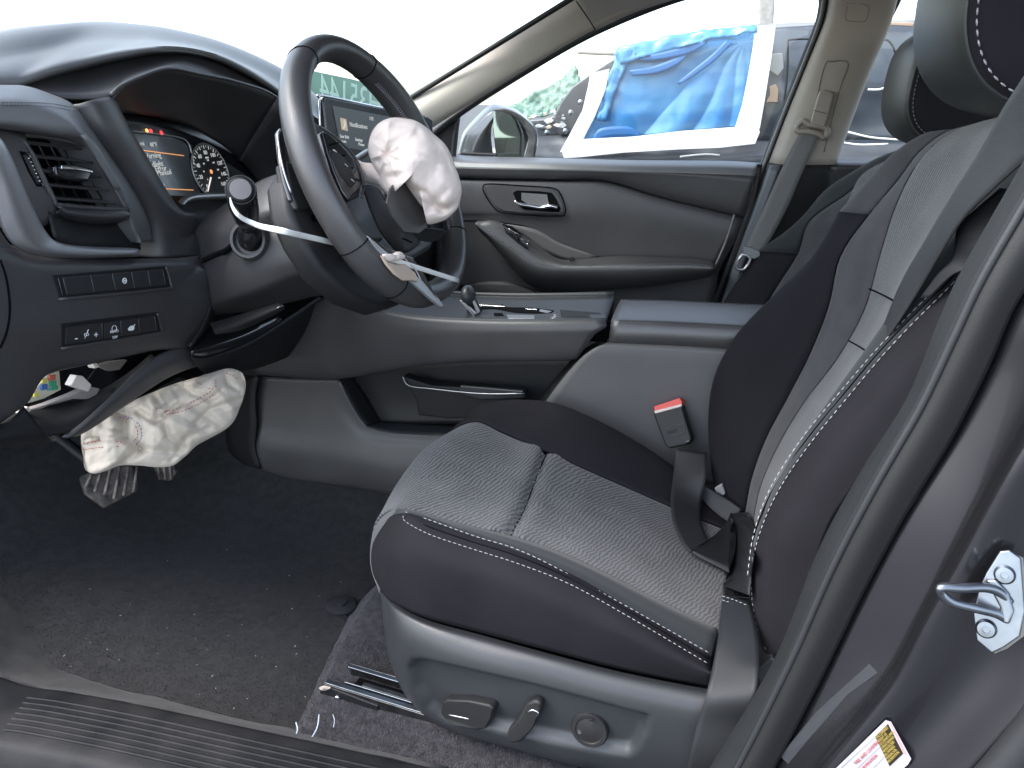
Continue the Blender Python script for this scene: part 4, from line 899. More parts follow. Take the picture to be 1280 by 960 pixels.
# ---- white plastic strap looped from stalk to wheel
def ribbon(name, L, R, m_, par, th=.0012, nu=6, nv=3): return loft(name, [L, R], m_, par, nu=nu, nv=nv, th=th)
spts = [PY(288, 243, .86), PY(288, 253, .84), PY(297, 268, .83), PY(320, 281, .84), WP(350, 288, -.018), WP(385, 296, -.022), WP(415, 303, -.030), WP(440, 310, -.034), WP(462, 316, -.004), WP(482, 322, .024), WP(530, 337, .027), WP(574, 351, .026)]
spts_old = [PY(288, 243, .86), PY(288, 253, .84), PY(297, 268, .83), PY(320, 281, .83), PY(360, 291, .85), PY(400, 300, .87), PY(418, 304, .90), PY(445, 312, .965), PY(470, 320, .97), PY(500, 327, .955), PY(535, 338, .965), PY(574, 351, .985)]
stp = loft('plastic_strap', [[p+Vector((0, 0, .0034)) for p in spts], [p-Vector((.0008, 0, .0034)) for p in spts]], M['white'], None, nu=6, nv=3, th=.0015)
tag(stp, 'thin white plastic strap running from the stalk to the wheel rim', 'strap')
# ============================================================ KNEE AIRBAG
kc = PY(205, 525, .95)
kn = (CP-kc).normalized()
def KA(px, py, h=0): return PP(px, py, kc, kn)+kn*h
ko = [KA(*p) for p in ((101, 550), (104, 534), (113, 522), (130, 513), (147, 509), (168, 500), (187, 492), (206, 484), (227, 477), (255, 469), (281, 461), (295, 462), (304, 469), (307, 486), (300, 509), (292, 527), (280, 538), (262, 548), (246, 557), (232, 570), (216, 582), (196, 584), (176, 582), (150, 582), (134, 588), (118, 592), (107, 587), (104, 570))]
def kz(pts, d, w): return ([KA(*p) for p in pts], d, w)
kbag = pillow('knee_airbag', ko, .042, M['bagg'], None, nr=64, na=300, back=.8, p=.6, amp=.002, fr=14, seed=5, fold=.030, ff=11, creases=[
 kz(((145, 512), (155, 525), (158, 545), (175, 560)), .015, .006), kz(((158, 545), (140, 548), (105, 550)), .010, .005), kz(((175, 515), (195, 528), (205, 520), (225, 505)), .014, .006), kz(((205, 520), (210, 545), (230, 560)), .01, .006),
 kz(((225, 478), (240, 492), (262, 500), (275, 490)), .010, .006), kz(((245, 530), (262, 512), (300, 500)), .009, .006), kz(((118, 520), (130, 532), (150, 536)), .008, .005), kz(((280, 462), (285, 480), (300, 490)), .008, .005), kz(((160, 575), (180, 560), (210, 565)), .008, .006), kz(((190, 490), (200, 505), (195, 525)), .009, .005), kz(((215, 575), (235, 545), (260, 535)), .006, .006)])
tag(kbag, 'crumpled deflated off-white knee airbag with red seams hanging below the dash', 'airbag')
for P_, m_ in ((((148, 522), (160, 524), (170, 534), (172, 545), (166, 553)), 'redth'), (((152, 520), (164, 523), (175, 533), (177, 546), (170, 556)), 'bluth'), (((103, 555), (125, 551), (148, 552), (158, 556)), 'redth'), (((104, 562), (128, 559), (150, 558)), 'redth'), (((205, 515), (225, 510), (245, 500), (262, 490), (270, 478), (262, 468)), 'redth'), (((208, 518), (228, 514), (250, 504), (268, 493)), 'redth'), (((240, 472), (250, 480), (262, 486), (272, 482)), 'redth'), (((282, 466), (292, 470), (297, 474)), 'redth'), (((190, 512), (200, 510), (210, 515)), 'redth'), (((118, 519), (135, 520), (150, 517)), 'redth')):
    stitches('seam_stitching', HT(kbag, *P_, off=.001), M[m_], kbag, L=.004, gap=.0015, r=.0007)
tag(box('knee_airbag_module', (kc+Vector((-.14, .1, .06))), (.16, .25, .08), M['black'], None, .01), 'black airbag housing under the dash behind the knee airbag', 'housing')
# ============================================================ PEDALS
bkp = thing('brake_pedal', PY(135, 610, 1.12), 'wide ribbed brake pedal with worn dusty rubber under the knee airbag', 'pedal')
bo = PY(135, 610, 1.12); bn = Vector((.75, -.35, .45)).normalized()
def BP(px, py, h=0): return PP(px, py, bo, bn)+bn*h
pd_ = prism('pedal_pad', [BP(*p) for p in ((100, 597), (131, 580), (165, 582), (174, 600), (172, 614), (131, 635), (107, 617))], .014, M['dust'], bkp, .004)
for k in range(6):
    x = 108+k*11
    tube('grip_rib', [BP(x+8, 584+max(0, (1-k))*5, .002), BP(x-2+k*1.0, 610+min(k, 3)*4.5-max(0, k-3)*4, .002)], .0032, mat('rib_wear', (.09, .075, .07), .6, base2=(.3, .25, .22), vscale=50) if k == 0 else bpy.data.materials['rib_wear'], pd_, n=6, sub=1)
tube('pedal_arm', [BP(130, 590, -.01), Vector((-1.35, 1.13, .62)), Vector((-1.42, 1.13, .8))], .012, M['dark'], bkp)
acp = thing('accelerator_pedal', PY(205, 592, 1.25), 'small ribbed accelerator pedal half hidden right of the brake pedal', 'pedal')
ap_ = prism('pedal_pad', LY(1.25, (186, 575), (212, 572), (220, 592), (212, 602), (198, 600)), .012, M['dust'], acp, .003)
for k in range(3): tube('grip_rib', [PY(196+k*8, 580, 1.247), PY(200+k*7, 599, 1.247)], .003, bpy.data.materials['rib_wear'], ap_, n=6, sub=1)
tube('pedal_arm', [PY(205, 580, 1.26), Vector((-1.42, 1.3, .7))], .01, M['dark'], acp)
# floor button left edge
o = lathe('footrest_button', PZ(2, 637, .33), Vector((.5, -.3, .8)), [(.02, 0), (.02, .004), (.012, .006)], M['rubber'], None, 20); tag(o, 'round rubber button at the far left of the footwell carpet', 'button')
# ============================================================ CENTRE CONSOLE
con = thing('centre_console', PY(600, 520, 1.5), 'black centre console with padded armrest lid between the front seats', 'console')
t0 = LY(1.38, (300, 440, 1.36), (350, 418, 1.37), (395, 380, 1.375), (425, 364, 1.38), (445, 374, 1.38), (470, 386), (500, 393), (530, 397), (570, 399.5), (620, 401), (690, 401), (757, 400))
t1 = LY(1.372, (303, 448, 1.352), (350, 432, 1.362), (395, 398, 1.367), (425, 378, 1.372), (447, 386, 1.372), (473, 396), (502, 403), (532, 407), (570, 409), (620, 410), (690, 410), (757, 409))
t2 = LY(1.372, (310, 460, 1.352), (355, 448, 1.362), (395, 438, 1.367), (425, 428, 1.372), (450, 426, 1.372), (478, 426), (505, 425), (535, 424), (575, 423), (620, 422), (690, 421), (742, 420))
t3 = LY(1.38, (320, 468, 1.36), (365, 471, 1.37), (410, 472.5, 1.375), (436, 470, 1.38), (460, 466, 1.38), (490, 461), (515, 457), (545, 454), (585, 451), (630, 450), (690, 450), (722, 448))
csp = loft('upper_side_panel', [[p+Vector((0, .02, -.002)) for p in t0], t0, t1, t2, t3, [p+Vector((0, .02, -.001)) for p in t3]], M['plast'], con, nu=5, nv=6)
# lower side with pocket
g0 = LY(1.385, (322, 470), (365, 473), (408, 474), (424, 476), (432, 492), (445, 516), (458, 532), (480, 540), (520, 543), (570, 546))
g1 = LY(1.382, (318, 500), (360, 500), (402, 500), (416, 500), (426, 510), (440, 527), (456, 541), (480, 548), (520, 551), (570, 554))
g2 = LY(1.375, (320, 530), (360, 535), (400, 538), (416, 540), (430, 544), (445, 549), (460, 555), (485, 560), (520, 563), (570, 566))
g3 = LY(1.365, (318, 560), (360, 568), (400, 574), (416, 577), (430, 579), (448, 582), (465, 585), (490, 590), (520, 592), (570, 594))
g4 = LY(1.37, (325, 586), (360, 596), (400, 602), (416, 604), (430, 606), (450, 609), (468, 612), (490, 616), (520, 618), (570, 620))
loft('lower_side_panel', [g0, g1, g2, g3, g4, [p+Vector((0, .03, -.02)) for p in g4]], M['plast'], con, nu=5, nv=6)
loft('footwell_cheek', [LY(1.36, (322, 470), (318, 500), (320, 530), (318, 560), (325, 586)), LY(1.40, (290, 470), (285, 500), (282, 530), (285, 560), (300, 580))], M['dark'], con, nu=5, nv=4)
pb_ = loft('pocket_back', [LY(1.45, (420, 455), (480, 455), (560, 448), (640, 445), (740, 445)), LY(1.45, (430, 500), (490, 500), (560, 500), (640, 500), (740, 500)), LY(1.44, (450, 530), (500, 530), (560, 530), (640, 530), (740, 530))], M['dark'], con, nu=5, nv=5)
loft('pocket_floor', [LY(1.445, (450, 524), (500, 527), (560, 529), (640, 530)), LY(1.385, (458, 532), (490, 541), (560, 546), (640, 552))], M['trim'], con, nu=5, nv=3)
loft('pocket_front_wall', [LY(1.385, (424, 476), (432, 492), (445, 516), (458, 532)), LY(1.45, (440, 470), (455, 490), (468, 510), (480, 526))], M['dark'], con, nu=5, nv=3)
dv_ = prism('pocket_divider', LY(1.40, (503, 470), (512, 484), (520, 500), (523, 520), (530, 520), (560, 524), (640, 520), (650, 500), (655, 490), (600, 486), (540, 482), (514, 474)), .03, M['dark'], con, .004)
tube('divider_edge', LY(1.395, (503, 470), (511, 482), (540, 486), (600, 492), (656, 492)), .0014, M['silver'], con, n=6)
prism('storage_bin_lip', LY(1.395, (575, 482), (654, 489), (656, 498), (600, 500), (572, 492)), .01, M['trim'], con, .003)
# rear body under the lid
h0 = LY(1.375, (757, 429), (800, 431), (860, 434), (930, 439), (1000, 445))
h0b = LY(1.368, (742, 436), (800, 441), (860, 445), (930, 450), (1000, 456))
h1 = LY(1.366, (724, 450), (780, 462), (850, 468), (930, 474), (1000, 480))
h2 = LY(1.366, (700, 478), (770, 494), (850, 500), (930, 506), (1000, 512))
h3 = LY(1.37, (678, 508), (750, 530), (840, 545), (930, 555), (1000, 560))
h4 = LY(1.375, (640, 560), (730, 580), (830, 600), (930, 610), (1000, 615))
loft('rear_side_panel', [[p+Vector((0, .03, 0)) for p in h0], h0, h0b, h1, h2, h3, h4], mat('console_grey_plastic', (.085, .084, .086), .55, bump=.3, bscale=900, var=.08), con, nu=7, nv=6)
loft('panel_bevel', [LY(1.38, (757, 429), (742, 436), (724, 450), (700, 478), (678, 508), (640, 560)), LY(1.42, (750, 426), (735, 433), (716, 448), (692, 476), (670, 506), (632, 556))], M['dark'], con, nu=5, nv=3)
# lid
lidA = [PY(764, 402, 1.385), PY(830, 404, 1.385), PY(890, 407, 1.385), PY(1000, 413, 1.385)]
def LD(L, dy, dz): return [p+Vector((0, dy, dz)) for p in L]
lid = loft('armrest_lid', [LD(lidA, .01, -.046), LD(lidA, -.006, -.042), LD(lidA, -.010, -.02), LD(lidA, -.002, -.002), LD(lidA, .012, .004), LD(lidA, .08, .008), LD(lidA, .15, .005), LD(lidA, .172, -.006), LD(lidA, .175, -.04)], M['leather'], con, nu=6, nv=5)
prism('lid_front', [p+Vector((.001, 0, 0)) for p in [lidA[0]+Vector((0, dy, dz)) for dy, dz in ((.01, -.046), (-.006, -.042), (-.010, -.02), (-.002, -.002), (.012, .004), (.08, .008), (.15, .005), (.172, -.006), (.175, -.04))]], Vector((.01, 0, 0)), M['leather'], con)
stitches('lid_stitching', [p+Vector((0, -.0035, -.006)) for p in lidA], M['dthread'], con, L=.004, gap=.002)
tube('lid_seam', [p+Vector((0, -.001, -.002)) for p in lidA], .0009, M['black'], con, n=5)
stitches('lid_stitching', [p+Vector((0, .155, .0055)) for p in lidA], M['dthread'], con, L=.004, gap=.003)
# console top deck
zt = lidA[0].z-.004
dk0 = [p+Vector((0, .006, 0)) for p in t0[3:]]
dk1 = [Vector((p.x-.01, 1.60, p.z-.002)) for p in dk0]
deck = loft('top_deck', [dk0, [a.lerp(b, .12)+Vector((0, 0, -.006)) for a, b in zip(dk0, dk1)], [a.lerp(b, .9)+Vector((0, 0, -.006)) for a, b in zip(dk0, dk1)], dk1, [p+Vector((0, .01, -.06)) for p in dk1]], M['trim'], con, nu=5, nv=5)
tube('deck_edge', dk0, .0022, M['trim'], con, n=6)
loft('deck_hole', [HT(deck, (590, 383), (615, 383), (640, 384), (670, 385), (693, 388), off=.002), HT(deck, (596, 388), (617, 386.5), (645, 391), (672, 392), (690, 391), off=.002)], M['black'], con, nu=5, nv=3, th=.001)
for P_, m_ in ((((597, 378), (630, 380), (631, 383), (598, 381)), 'chrome'), (((617, 391), (628, 391), (630, 395), (618, 395)), 'black'), (((600, 392), (615, 390), (616, 397), (600, 397)), 'trim'), (((633, 393), (668, 394), (668, 398), (635, 398)), 'silver'), (((655, 384), (660, 383), (672, 385), (671, 387), (657, 386)), 'chrome'), (((675, 386), (690, 389), (684, 391), (674, 389)), 'silver'), (((692, 393), (697, 393), (695, 398), (688, 398)), 'chrome'), (((738, 393), (756, 393), (757, 398), (738, 398)), 'trim'), (((735, 398), (737, 392), (740, 398)), 'dark')):
    prism('deck_fitting', HT(deck, *P_, off=.003), .003, M[m_], con, .0005)
loft('ribbed_mat', [HT(deck, (700, 387), (725, 389), (750, 391), off=.0025), HT(deck, (702, 397), (728, 397), (755, 397), off=.0025)], M['rubber2'], con, nu=4, nv=4, th=.001)
# shifter
shf = thing('gear_selector', PY(587, 385, 1.47), 'grey gear selector knob standing on console behind the steering wheel rim', 'gear selector')
pillow('selector_knob', LY(1.45, (577, 362), (582, 357), (588, 358), (593, 366), (594, 376), (589, 380), (582, 378), (577, 372)), .022, M['trim'], shf, nr=12, na=40)
prism('selector_stem', LY(1.46, (580, 374), (592, 375), (600, 392), (584, 392)), .02, M['dark'], shf, .003)
for P_ in ([(574, 376), (577, 375), (595, 392), (592, 396)], [(590, 376), (593, 376), (600, 390), (596, 393)]):
    prism('selector_trim', LY(1.44, *P_), .006, M['silver'], shf, .0008)
# clip & grey corner on the console nose
o = prism('trim_clip', LY(1.37, (466, 376), (471, 372), (475, 374), (475, 383), (469, 385), (464, 382)), .008, M['cream'], None, .001); tag(o, 'small pale trim clip on the console nose under the wheel rim', 'clip')
loft('console_nose', [LY(1.42, (428, 362), (445, 368), (465, 376), (480, 382)), LY(1.38, (426, 366), (443, 376), (468, 387), (490, 392))], M['trim'], con, nu=5, nv=3)
o = lathe('cover_hole', PY(436, 371, 1.39), Vector((0, -.4, 1)), [(.008, 0), (.008, .001), (.005, .001), (.005, -.002)], M['black'], con, 14)
# ============================================================ PASSENGER DOOR
DY = 2.10
dr = thing('passenger_door', PY(740, 280, DY), 'closed passenger door with charcoal panel, chrome lever and padded armrest', 'car door')
b0 = LY(2.15, (545, 192), (600, 196), (700, 198), (800, 200), (900, 201), (950, 203))
b1 = LY(2.10, (545, 199), (600, 202), (700, 204), (800, 206), (900, 207), (948, 209))
b2 = LY(2.085, (545, 208), (600, 210), (700, 212), (800, 215), (900, 218), (944, 220))
b3 = LY(2.092, (545, 220), (600, 221.5), (700, 223), (760, 224), (830, 243), (932, 268))
b3m = LY(2.115, (545, 223), (600, 224.5), (700, 226), (760, 228), (830, 247), (931, 271))
b4 = LY(2.098, (545, 227), (600, 228.5), (700, 230), (758, 232), (828, 251), (930, 275))
def crv(L, n): return arc(L, n)
up1 = loft('belt_pad', [[p+Vector((0, .02, 0)) for p in b0], b0, b1, b2], M['pad'], dr, nu=6, nv=6)
up2 = loft('upper_panel', [b2, b3, b3m], M['plast'], dr, nu=8, nv=6)
b5 = LY(2.09, (545, 262), (620, 262), (700, 262), (760, 262), (830, 275), (923, 295))
b6 = LY(2.095, (545, 278), (600, 278), (660, 283), (720, 300), (790, 318), (900, 335))
dp = loft('door_panel', [b3m, b4, b5, b6, LY(2.10, (545, 330), (600, 340), (660, 350), (720, 350), (790, 352), (895, 362)), LY(2.10, (545, 400), (600, 400), (660, 400), (720, 400), (790, 405), (885, 410))], M['plast'], dr, nu=7, nv=6)
# crease line between upper bezel area and armrest
tube('panel_crease', HT(dp, (572, 276), (600, 276), (630, 279), (660, 284), (690, 300), (720, 313), (748, 321), (768, 320), off=-.0005), .0022, M['black'], dr, n=6)
loft('pull_recess', [HT(dp, (600, 279), (640, 281), (672, 288), (700, 304), (745, 320), off=.003), HT(dp, (610, 290), (650, 300), (680, 315), (710, 326), (745, 326), off=.002)], mat('recess_panel', (.085, .082, .082), .6, bump=.2, bscale=700), dr, nu=5, nv=4, th=.001)
# handle bezel
hz = HT(dp, (640, 250), off=0)[0]; hn = Vector((0, -1, .05)).normalized()
def DP(px, py, h=0): return PP(px, py, hz+hn*.004, hn)+hn*h
tube('bezel_gap', [DP(*p) for p in ((604, 233), (612, 230), (650, 232), (690, 235), (700, 242), (706, 258), (706, 267), (700, 270), (660, 269), (630, 266), (618, 260), (606, 243))], .0018, M['black'], dr, n=6, closed=True)
prism('handle_bezel', [DP(*p) for p in ((606, 233), (614, 231), (650, 233), (689, 236), (698, 243), (704, 258), (704, 266), (699, 268), (660, 267), (630, 264), (619, 258), (608, 243))], .006, M['plast'], dr, .002)
prism('handle_recess', [DP(*p, .0015) for p in ((641, 241), (646, 238), (675, 239), (690, 241), (695, 248), (701, 260), (699, 265), (688, 265), (655, 262), (648, 256))], .001, M['black'], dr, .0004)
prism('recess_cup', [DP(*p, .003) for p in ((652, 241), (684, 243), (687, 258), (660, 255), (652, 250))], .001, mat('cup_silver', (.22, .22, .22), .3, metal=.7), dr, .0005)
hd = tube('door_handle', [DP(*p, .012) for p in ((645, 251), (652, 255), (664, 257), (678, 259), (690, 257), (698, 259))], [.006, .007, .006, .007, .009, .008], M['chrome'], dr, n=10, flat=.7)
# armrest
a0 = LY(2.06, (593, 281), (615, 289), (640, 303), (665, 317), (690, 322), (720, 322), (760, 320), (810, 319), (860, 322), (890, 327))
a1 = LY(2.02, (594, 278), (618, 277), (650, 296), (672, 314), (695, 326), (722, 330), (762, 329), (810, 328), (860, 327), (893, 330))
a0 = LY(2.08, (598, 276), (625, 278), (655, 292), (675, 308), (698, 323), (722, 324), (762, 320), (810, 320), (860, 322), (890, 326))
a2 = LY(2.00, (595, 280), (610, 290), (638, 308), (662, 326), (685, 334), (715, 335), (760, 334), (810, 333), (860, 332), (894, 334))
a3 = LY(2.005, (596, 284), (612, 298), (636, 322), (662, 343), (685, 350), (715, 350), (760, 349), (810, 347), (860, 343), (891, 340))
a4 = LY(2.04, (600, 290), (618, 308), (640, 334), (662, 356), (688, 365), (716, 365), (760, 362), (810, 358), (860, 351), (886, 346))
a5 = LY(2.10, (606, 292), (626, 308), (650, 334), (672, 352), (690, 360), (716, 360), (760, 356), (810, 352), (856, 346), (880, 342))
arm = loft('armrest', [a0, a1, a2, a3, a4, a5], M['leather'], dr, nu=6, nv=6)
stitches('armrest_stitching', HT(arm, (610, 288), (640, 309), (664, 325), (690, 331.5), (720, 332), (760, 331), (810, 330), (860, 330), (885, 332), off=.001), M['dthread'], dr, L=.006, gap=.003, r=.0008)
prism('window_switch_panel', HT(arm, (626, 279), (640, 283), (664, 300), (660, 310), (650, 303), (634, 290), off=.006), .006, M['gloss'], dr, .001)
for P_ in (((636, 286), (644, 291), (650, 294)), ((652, 299), (660, 301), (659, 305))):
    tube('switch_chrome', HT(arm, *P_, off=.008), .0012, M['chrome'], dr, n=5)
prism('window_switch', HT(arm, (638, 288), (645, 287), (652, 294), (647, 298), off=.009), .003, M['dark'], dr, .0006)
prism('pull_cup_tab', LY(2.03, (711, 322), (716, 322), (719, 326), (712, 327)), .01, M['dark'], dr, .001)
# map pocket / dark underside
loft('map_pocket', [LY(2.085, (575, 356), (600, 352), (635, 352), (662, 360)), LY(2.07, (575, 375), (605, 372), (645, 376), (690, 378)), LY(2.08, (575, 410), (605, 410), (650, 410), (700, 410))], M['dark'], dr, nu=5, nv=4)
# rear edge of the door panel and body seal
loft('door_rear_edge', [LY(2.09, (946, 205), (940, 240), (932, 268), (905, 340), (884, 392)), LY(2.09, (953, 206), (945, 250), (933, 290), (908, 350), (893, 395))], M['dark'], dr, nu=5, nv=3)
tube('edge_trim_line', LY(2.08, (918, 268), (908, 300), (893, 335)), .003, mat('edge_grey', (.2, .19, .18), .5), dr, n=6)
# glass and sail triangle
gl = glass('side_window_glass', (.95, .985, .97), dirt=.07)
g_o = pydata('window_glass', LY(2.165, (540, 215), (958, 218), (985, 130), (1034, 10), (1040, -40), (840, -40), (730, 40), (560, 150)), [(0, 1, 2, 3, 4, 5, 6, 7)], gl, dr, False)
prism('mirror_sail', LY(2.14, (534, 168), (556, 150), (573, 140), (570, 160), (566, 200), (545, 206)), .03, M['dark'], dr, .003)
tube('window_seal', LY(2.14, (566, 203), (568, 175), (572, 148)), .008, M['rubber'], dr, n=6)
tube('belt_seal', LY(2.155, (560, 199), (700, 200), (850, 202), (950, 204)), .006, M['rubber'], dr, n=6)
tube('frame_seal', LY(2.13, (536, 172), (560, 152), (600, 124), (650, 93), (700, 63), (745, 39), (800, 15), (850, -3), (900, -16)), .010, M['rubber'], dr, n=8)
fs = LY(2.13, (951, 212), (966, 176), (985, 130), (1005, 80), (1022, 38), (1028, 15), (1026, -10))
tube('frame_seal', fs, .008, mat('grey_frame_seal', (.11, .12, .12), .5), dr, n=8)
# ---- outside mirror
mi = loft('mirror_housing', [
   LY(2.36, (571, 192), (578, 168), (590, 152), (610, 133), (625, 131), (645, 137), (664, 152), (672, 166), (672, 182), (666, 202)),
   LY(2.30, (573, 196), (582, 172), (596, 156), (612, 141), (628, 137), (646, 142), (662, 156), (669, 168), (669, 184), (662, 204)),
   LY(2.30, (590, 204), (598, 190), (606, 175), (614, 158), (628, 143), (642, 146), (656, 160), (662, 170), (662, 184), (654, 204))], mat('mirror_shell', (.03, .034, .038), .35, coat=.4, dust=0), dr, nu=6, nv=5, th=.004)
loft('mirror_housing_front', [LY(2.31, (573, 206), (573, 190), (583, 168), (600, 150), (616, 137)), LY(2.27, (590, 208), (592, 190), (600, 170), (610, 155), (620, 142)), LY(2.29, (618, 208), (616, 190), (614, 172), (615, 157), (620, 145))], bpy.data.materials['mirror_shell'], dr, nu=5, nv=5)
loft('mirror_rim', [LY(2.28, (616, 138), (630, 136), (648, 143), (664, 156), (671, 170), (667, 204)), LY(2.285, (622, 141), (632, 142), (646, 149), (656, 161), (661, 173), (654, 204))], mat('mirror_rim_dark', (.045, .045, .05), .5, base2=(.09, .09, .09), vscale=40), dr, nu=6, nv=3)
prism('mirror_glass', [PP(x, y, PY(640, 170, 2.285), Vector((.62, -.78, .05)).normalized()) for x, y in ((618, 139), (632, 141), (646, 148), (656, 160), (661, 172), (656, 190), (652, 206), (625, 206), (620, 190), (617, 160))], .004, mat('mirror_silver', (.27, .31, .30), .03, metal=1), dr)
prism('mirror_arm', LY(2.25, (575, 190), (620, 192), (626, 210), (575, 210)), .05, M['dark'], dr, .004)
# ============================================================ FAR PILLARS, HEADER, ROOF (car body)
pa0 = LY(2.08, (500, 133), (506, 130), (560, 96), (620, 57), (660, 31), (705, 3), (760, -32))
pa1 = LY(2.06, (512, 145), (520, 140), (570, 108), (630, 72), (675, 44), (722, 15), (780, -18))
pa2 = LY(2.07, (524, 160), (530, 156), (580, 128), (640, 92), (690, 62), (735, 35), (795, 2))
pa3 = LY(2.09, (530, 168), (536, 163), (570, 141), (640, 97), (700, 61), (745, 36), (800, 12))
loft('front_pillar_trim', [pa0, pa1, pa2, pa3], M['beige'], car, nu=6, nv=6)
hd0 = LY(2.0, (720, -5), (745, -12), (790, -25), (860, -40)); hd1 = LY(2.04, (733, 18), (765, 2), (820, -15), (880, -30)); hd2 = LY(2.09, (745, 38), (790, 17), (848, -2), (900, -18))
loft('roof_side_header', [hd0, hd1, hd2], mat('header_beige', (.34, .32, .30), .75, bump=.2), car, nu=5, nv=5)
tube('header_joint', LY(2.035, (720, 1), (733, 20), (744, 37)), .0015, M['black'], car, n=5)
p0 = LY(2.10, (1042, -40), (1036, 0), (1030, 28), (1010, 78), (985, 140), (961, 203))
p1 = LY(2.07, (1056, -40), (1050, 0), (1042, 30), (1022, 84), (1000, 144), (976, 205))
p2 = LY(2.06, (1094, -40), (1086, 0), (1076, 34), (1052, 92), (1030, 150), (1008, 206))
p3 = LY(2.075, (1126, -40), (1118, 0), (1108, 34), (1085, 86), (1062, 146), (1040, 206))
p4 = LY(2.12, (1132, -40), (1122, 0), (1112, 34), (1090, 86), (1067, 146), (1045, 206))
bp = loft('centre_pillar_trim', [p0, p1, p2, p3, p4], M['beige'], car, nu=6, nv=6)
loft('pillar_seal', [LY(2.12, (1030, -40), (1024, 0), (1018, 30), (1000, 75), (976, 138), (951, 204), (926, 275), (885, 388)), LY(2.10, (1044, -40), (1038, 0), (1032, 28), (1012, 78), (987, 140), (962, 204), (940, 262), (900, 388))], M['dark'], car, nu=5, nv=4)
tube('seal_bead', LY(2.105, (1036, -40), (1030, 2), (1024, 30), (1006, 77), (981, 139), (956, 204), (932, 270), (893, 388)), .005, mat('seal_grey', (.12, .125, .13), .45), car, n=8)
lt0 = LY(2.09, (960, 204), (940, 262), (918, 322), (896, 390)); lt1 = LY(2.07, (982, 206), (960, 262), (938, 322), (916, 390)); lt2 = LY(2.10, (1046, 206), (1050, 262), (1040, 322), (1030, 390))
loft('lower_pillar_trim', [lt0, lt1, lt2], M['dark'], car, nu=5, nv=5)
loft('pillar_edge_trim', [LY(2.07, (962, 206), (942, 262), (920, 322), (898, 390)), LY(2.06, (976, 206), (956, 262), (932, 322), (910, 390))], mat('blue_grey_trim', (.09, .1, .11), .4), car, nu=5, nv=3)
tube('airbag_mark_frame', HT(bp, (1058, 4), (1083, 6), (1086, 12), (1083, 24), (1078, 27), (1060, 26), (1057, 20), (1059, 8), off=0), .0015, M['beiged'], car, n=6)
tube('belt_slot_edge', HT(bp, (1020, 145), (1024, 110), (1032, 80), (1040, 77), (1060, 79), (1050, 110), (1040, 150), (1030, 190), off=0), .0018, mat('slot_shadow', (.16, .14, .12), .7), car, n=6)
# rear door line behind pillar
loft('rear_door_belt', [LY(2.15, (1035, 200), (1100, 200), (1180, 200), (1300, 202)), LY(2.10, (1035, 206), (1100, 206), (1180, 206), (1300, 208)), LY(2.10, (1035, 225), (1100, 225), (1180, 225), (1300, 228)), LY(2.12, (1035, 300), (1100, 300), (1180, 300), (1300, 300))], M['plast'], car, nu=5, nv=4)
pydata('rear_window_glass', LY(2.17, (1035, 210), (1300, 212), (1300, -40), (1100, -40)), [(0, 1, 2, 3)], gl, car, False)
tube('rear_window_seal', LY(2.14, (1140, -40), (1120, 5), (1096, 50)), .008, M['rubber'], car, n=6)
rf = [[Vector((x, y, 1.53+.05*math.sin(math.pi*(y-.7)/1.45)+(.0 if x > -.5 else -.02))) for x in (-.72, -.3, .3, 1.0, 1.7)] for y in (.72, 1.1, 1.45, 1.8, 2.12)]
loft('roof', rf, mat('headliner', (.38, .36, .33), .9), car, nu=4, nv=4, th=.03)
box('lower_body_side', (-.3, 2.2, .55), (2.6, .08, .95), M['paint'], car)
box('rear_seat_back', (1.45, 1.45, .75), (.22, 1.36, .72), M['bolster'], car, .05, seg=4)
box('underbody', (-.2, 1.45, .22), (3.0, 1.5, .08), M['black'], car)
# ============================================================ WRECKED CAR NEXT TO IT
OY = 3.4
wk = thing('wrecked_car', PY(850, 180, OY)*1.0, 'damaged dark car alongside with blue plastic and white tape over its window', 'car')
wm_ = mat('dirty_dark_paint', (.03, .034, .042), .4, base2=(.07, .075, .085), vscale=3, coat=.3)
wb0 = LY(3.45, (600, 175), (640, 163), (680, 160), (715, 160), (760, 160), (830, 158), (900, 158), (960, 158), (1040, 160), (1200, 165), (1400, 170))
wb1 = LY(3.36, (600, 195), (640, 185), (680, 184), (715, 184), (760, 184), (830, 182), (900, 182), (960, 182), (1040, 185), (1200, 188), (1400, 192))
wb2 = LY(3.34, (600, 230), (640, 230), (680, 230), (715, 230), (760, 230), (830, 230), (900, 230), (960, 230), (1040, 235), (1200, 240), (1400, 245))
wb3 = LY(3.42, (600, 420), (640, 420), (680, 420), (715, 420), (760, 420), (830, 420), (900, 420), (960, 420), (1040, 420), (1200, 420), (1400, 420))
def dents(v, a, b): return .02*noise.noise(v*4)+.006*noise.noise(v*14)
loft('body_side', [wb0, wb1, wb2, wb3], wm_, wk, nu=8, nv=8, relief=dents)
w3_ = LY(3.45, (640, 165), (655, 150), (668, 150), (690, 140), (712, 118), (735, 95), (765, 72), (775, 70), (760, 110), (735, 150), (715, 168))
prism('front_pillar', LY(3.40, (700, 128), (715, 108), (740, 90), (768, 72), (790, 60), (792, 75), (765, 110), (742, 160), (700, 170), (690, 150)), .08, wm_, wk, .01)
prism('crumpled_fender', LY(3.42, (646, 160), (658, 150), (684, 148), (700, 140), (706, 168), (650, 176)), .1, wm_, wk, .01)
c0 = LY(3.40, (945, 36), (1000, 33), (1060, 31), (1140, 27), (1300, 22)); c1 = LY(3.37, (945, 75), (1000, 75), (1060, 75), (1140, 75), (1300, 70)); c2 = LY(3.36, (935, 120), (1000, 120), (1060, 120), (1140, 120), (1300, 118)); c3 = LY(3.37, (925, 175), (1000, 175), (1060, 175), (1140, 175), (1300, 172))
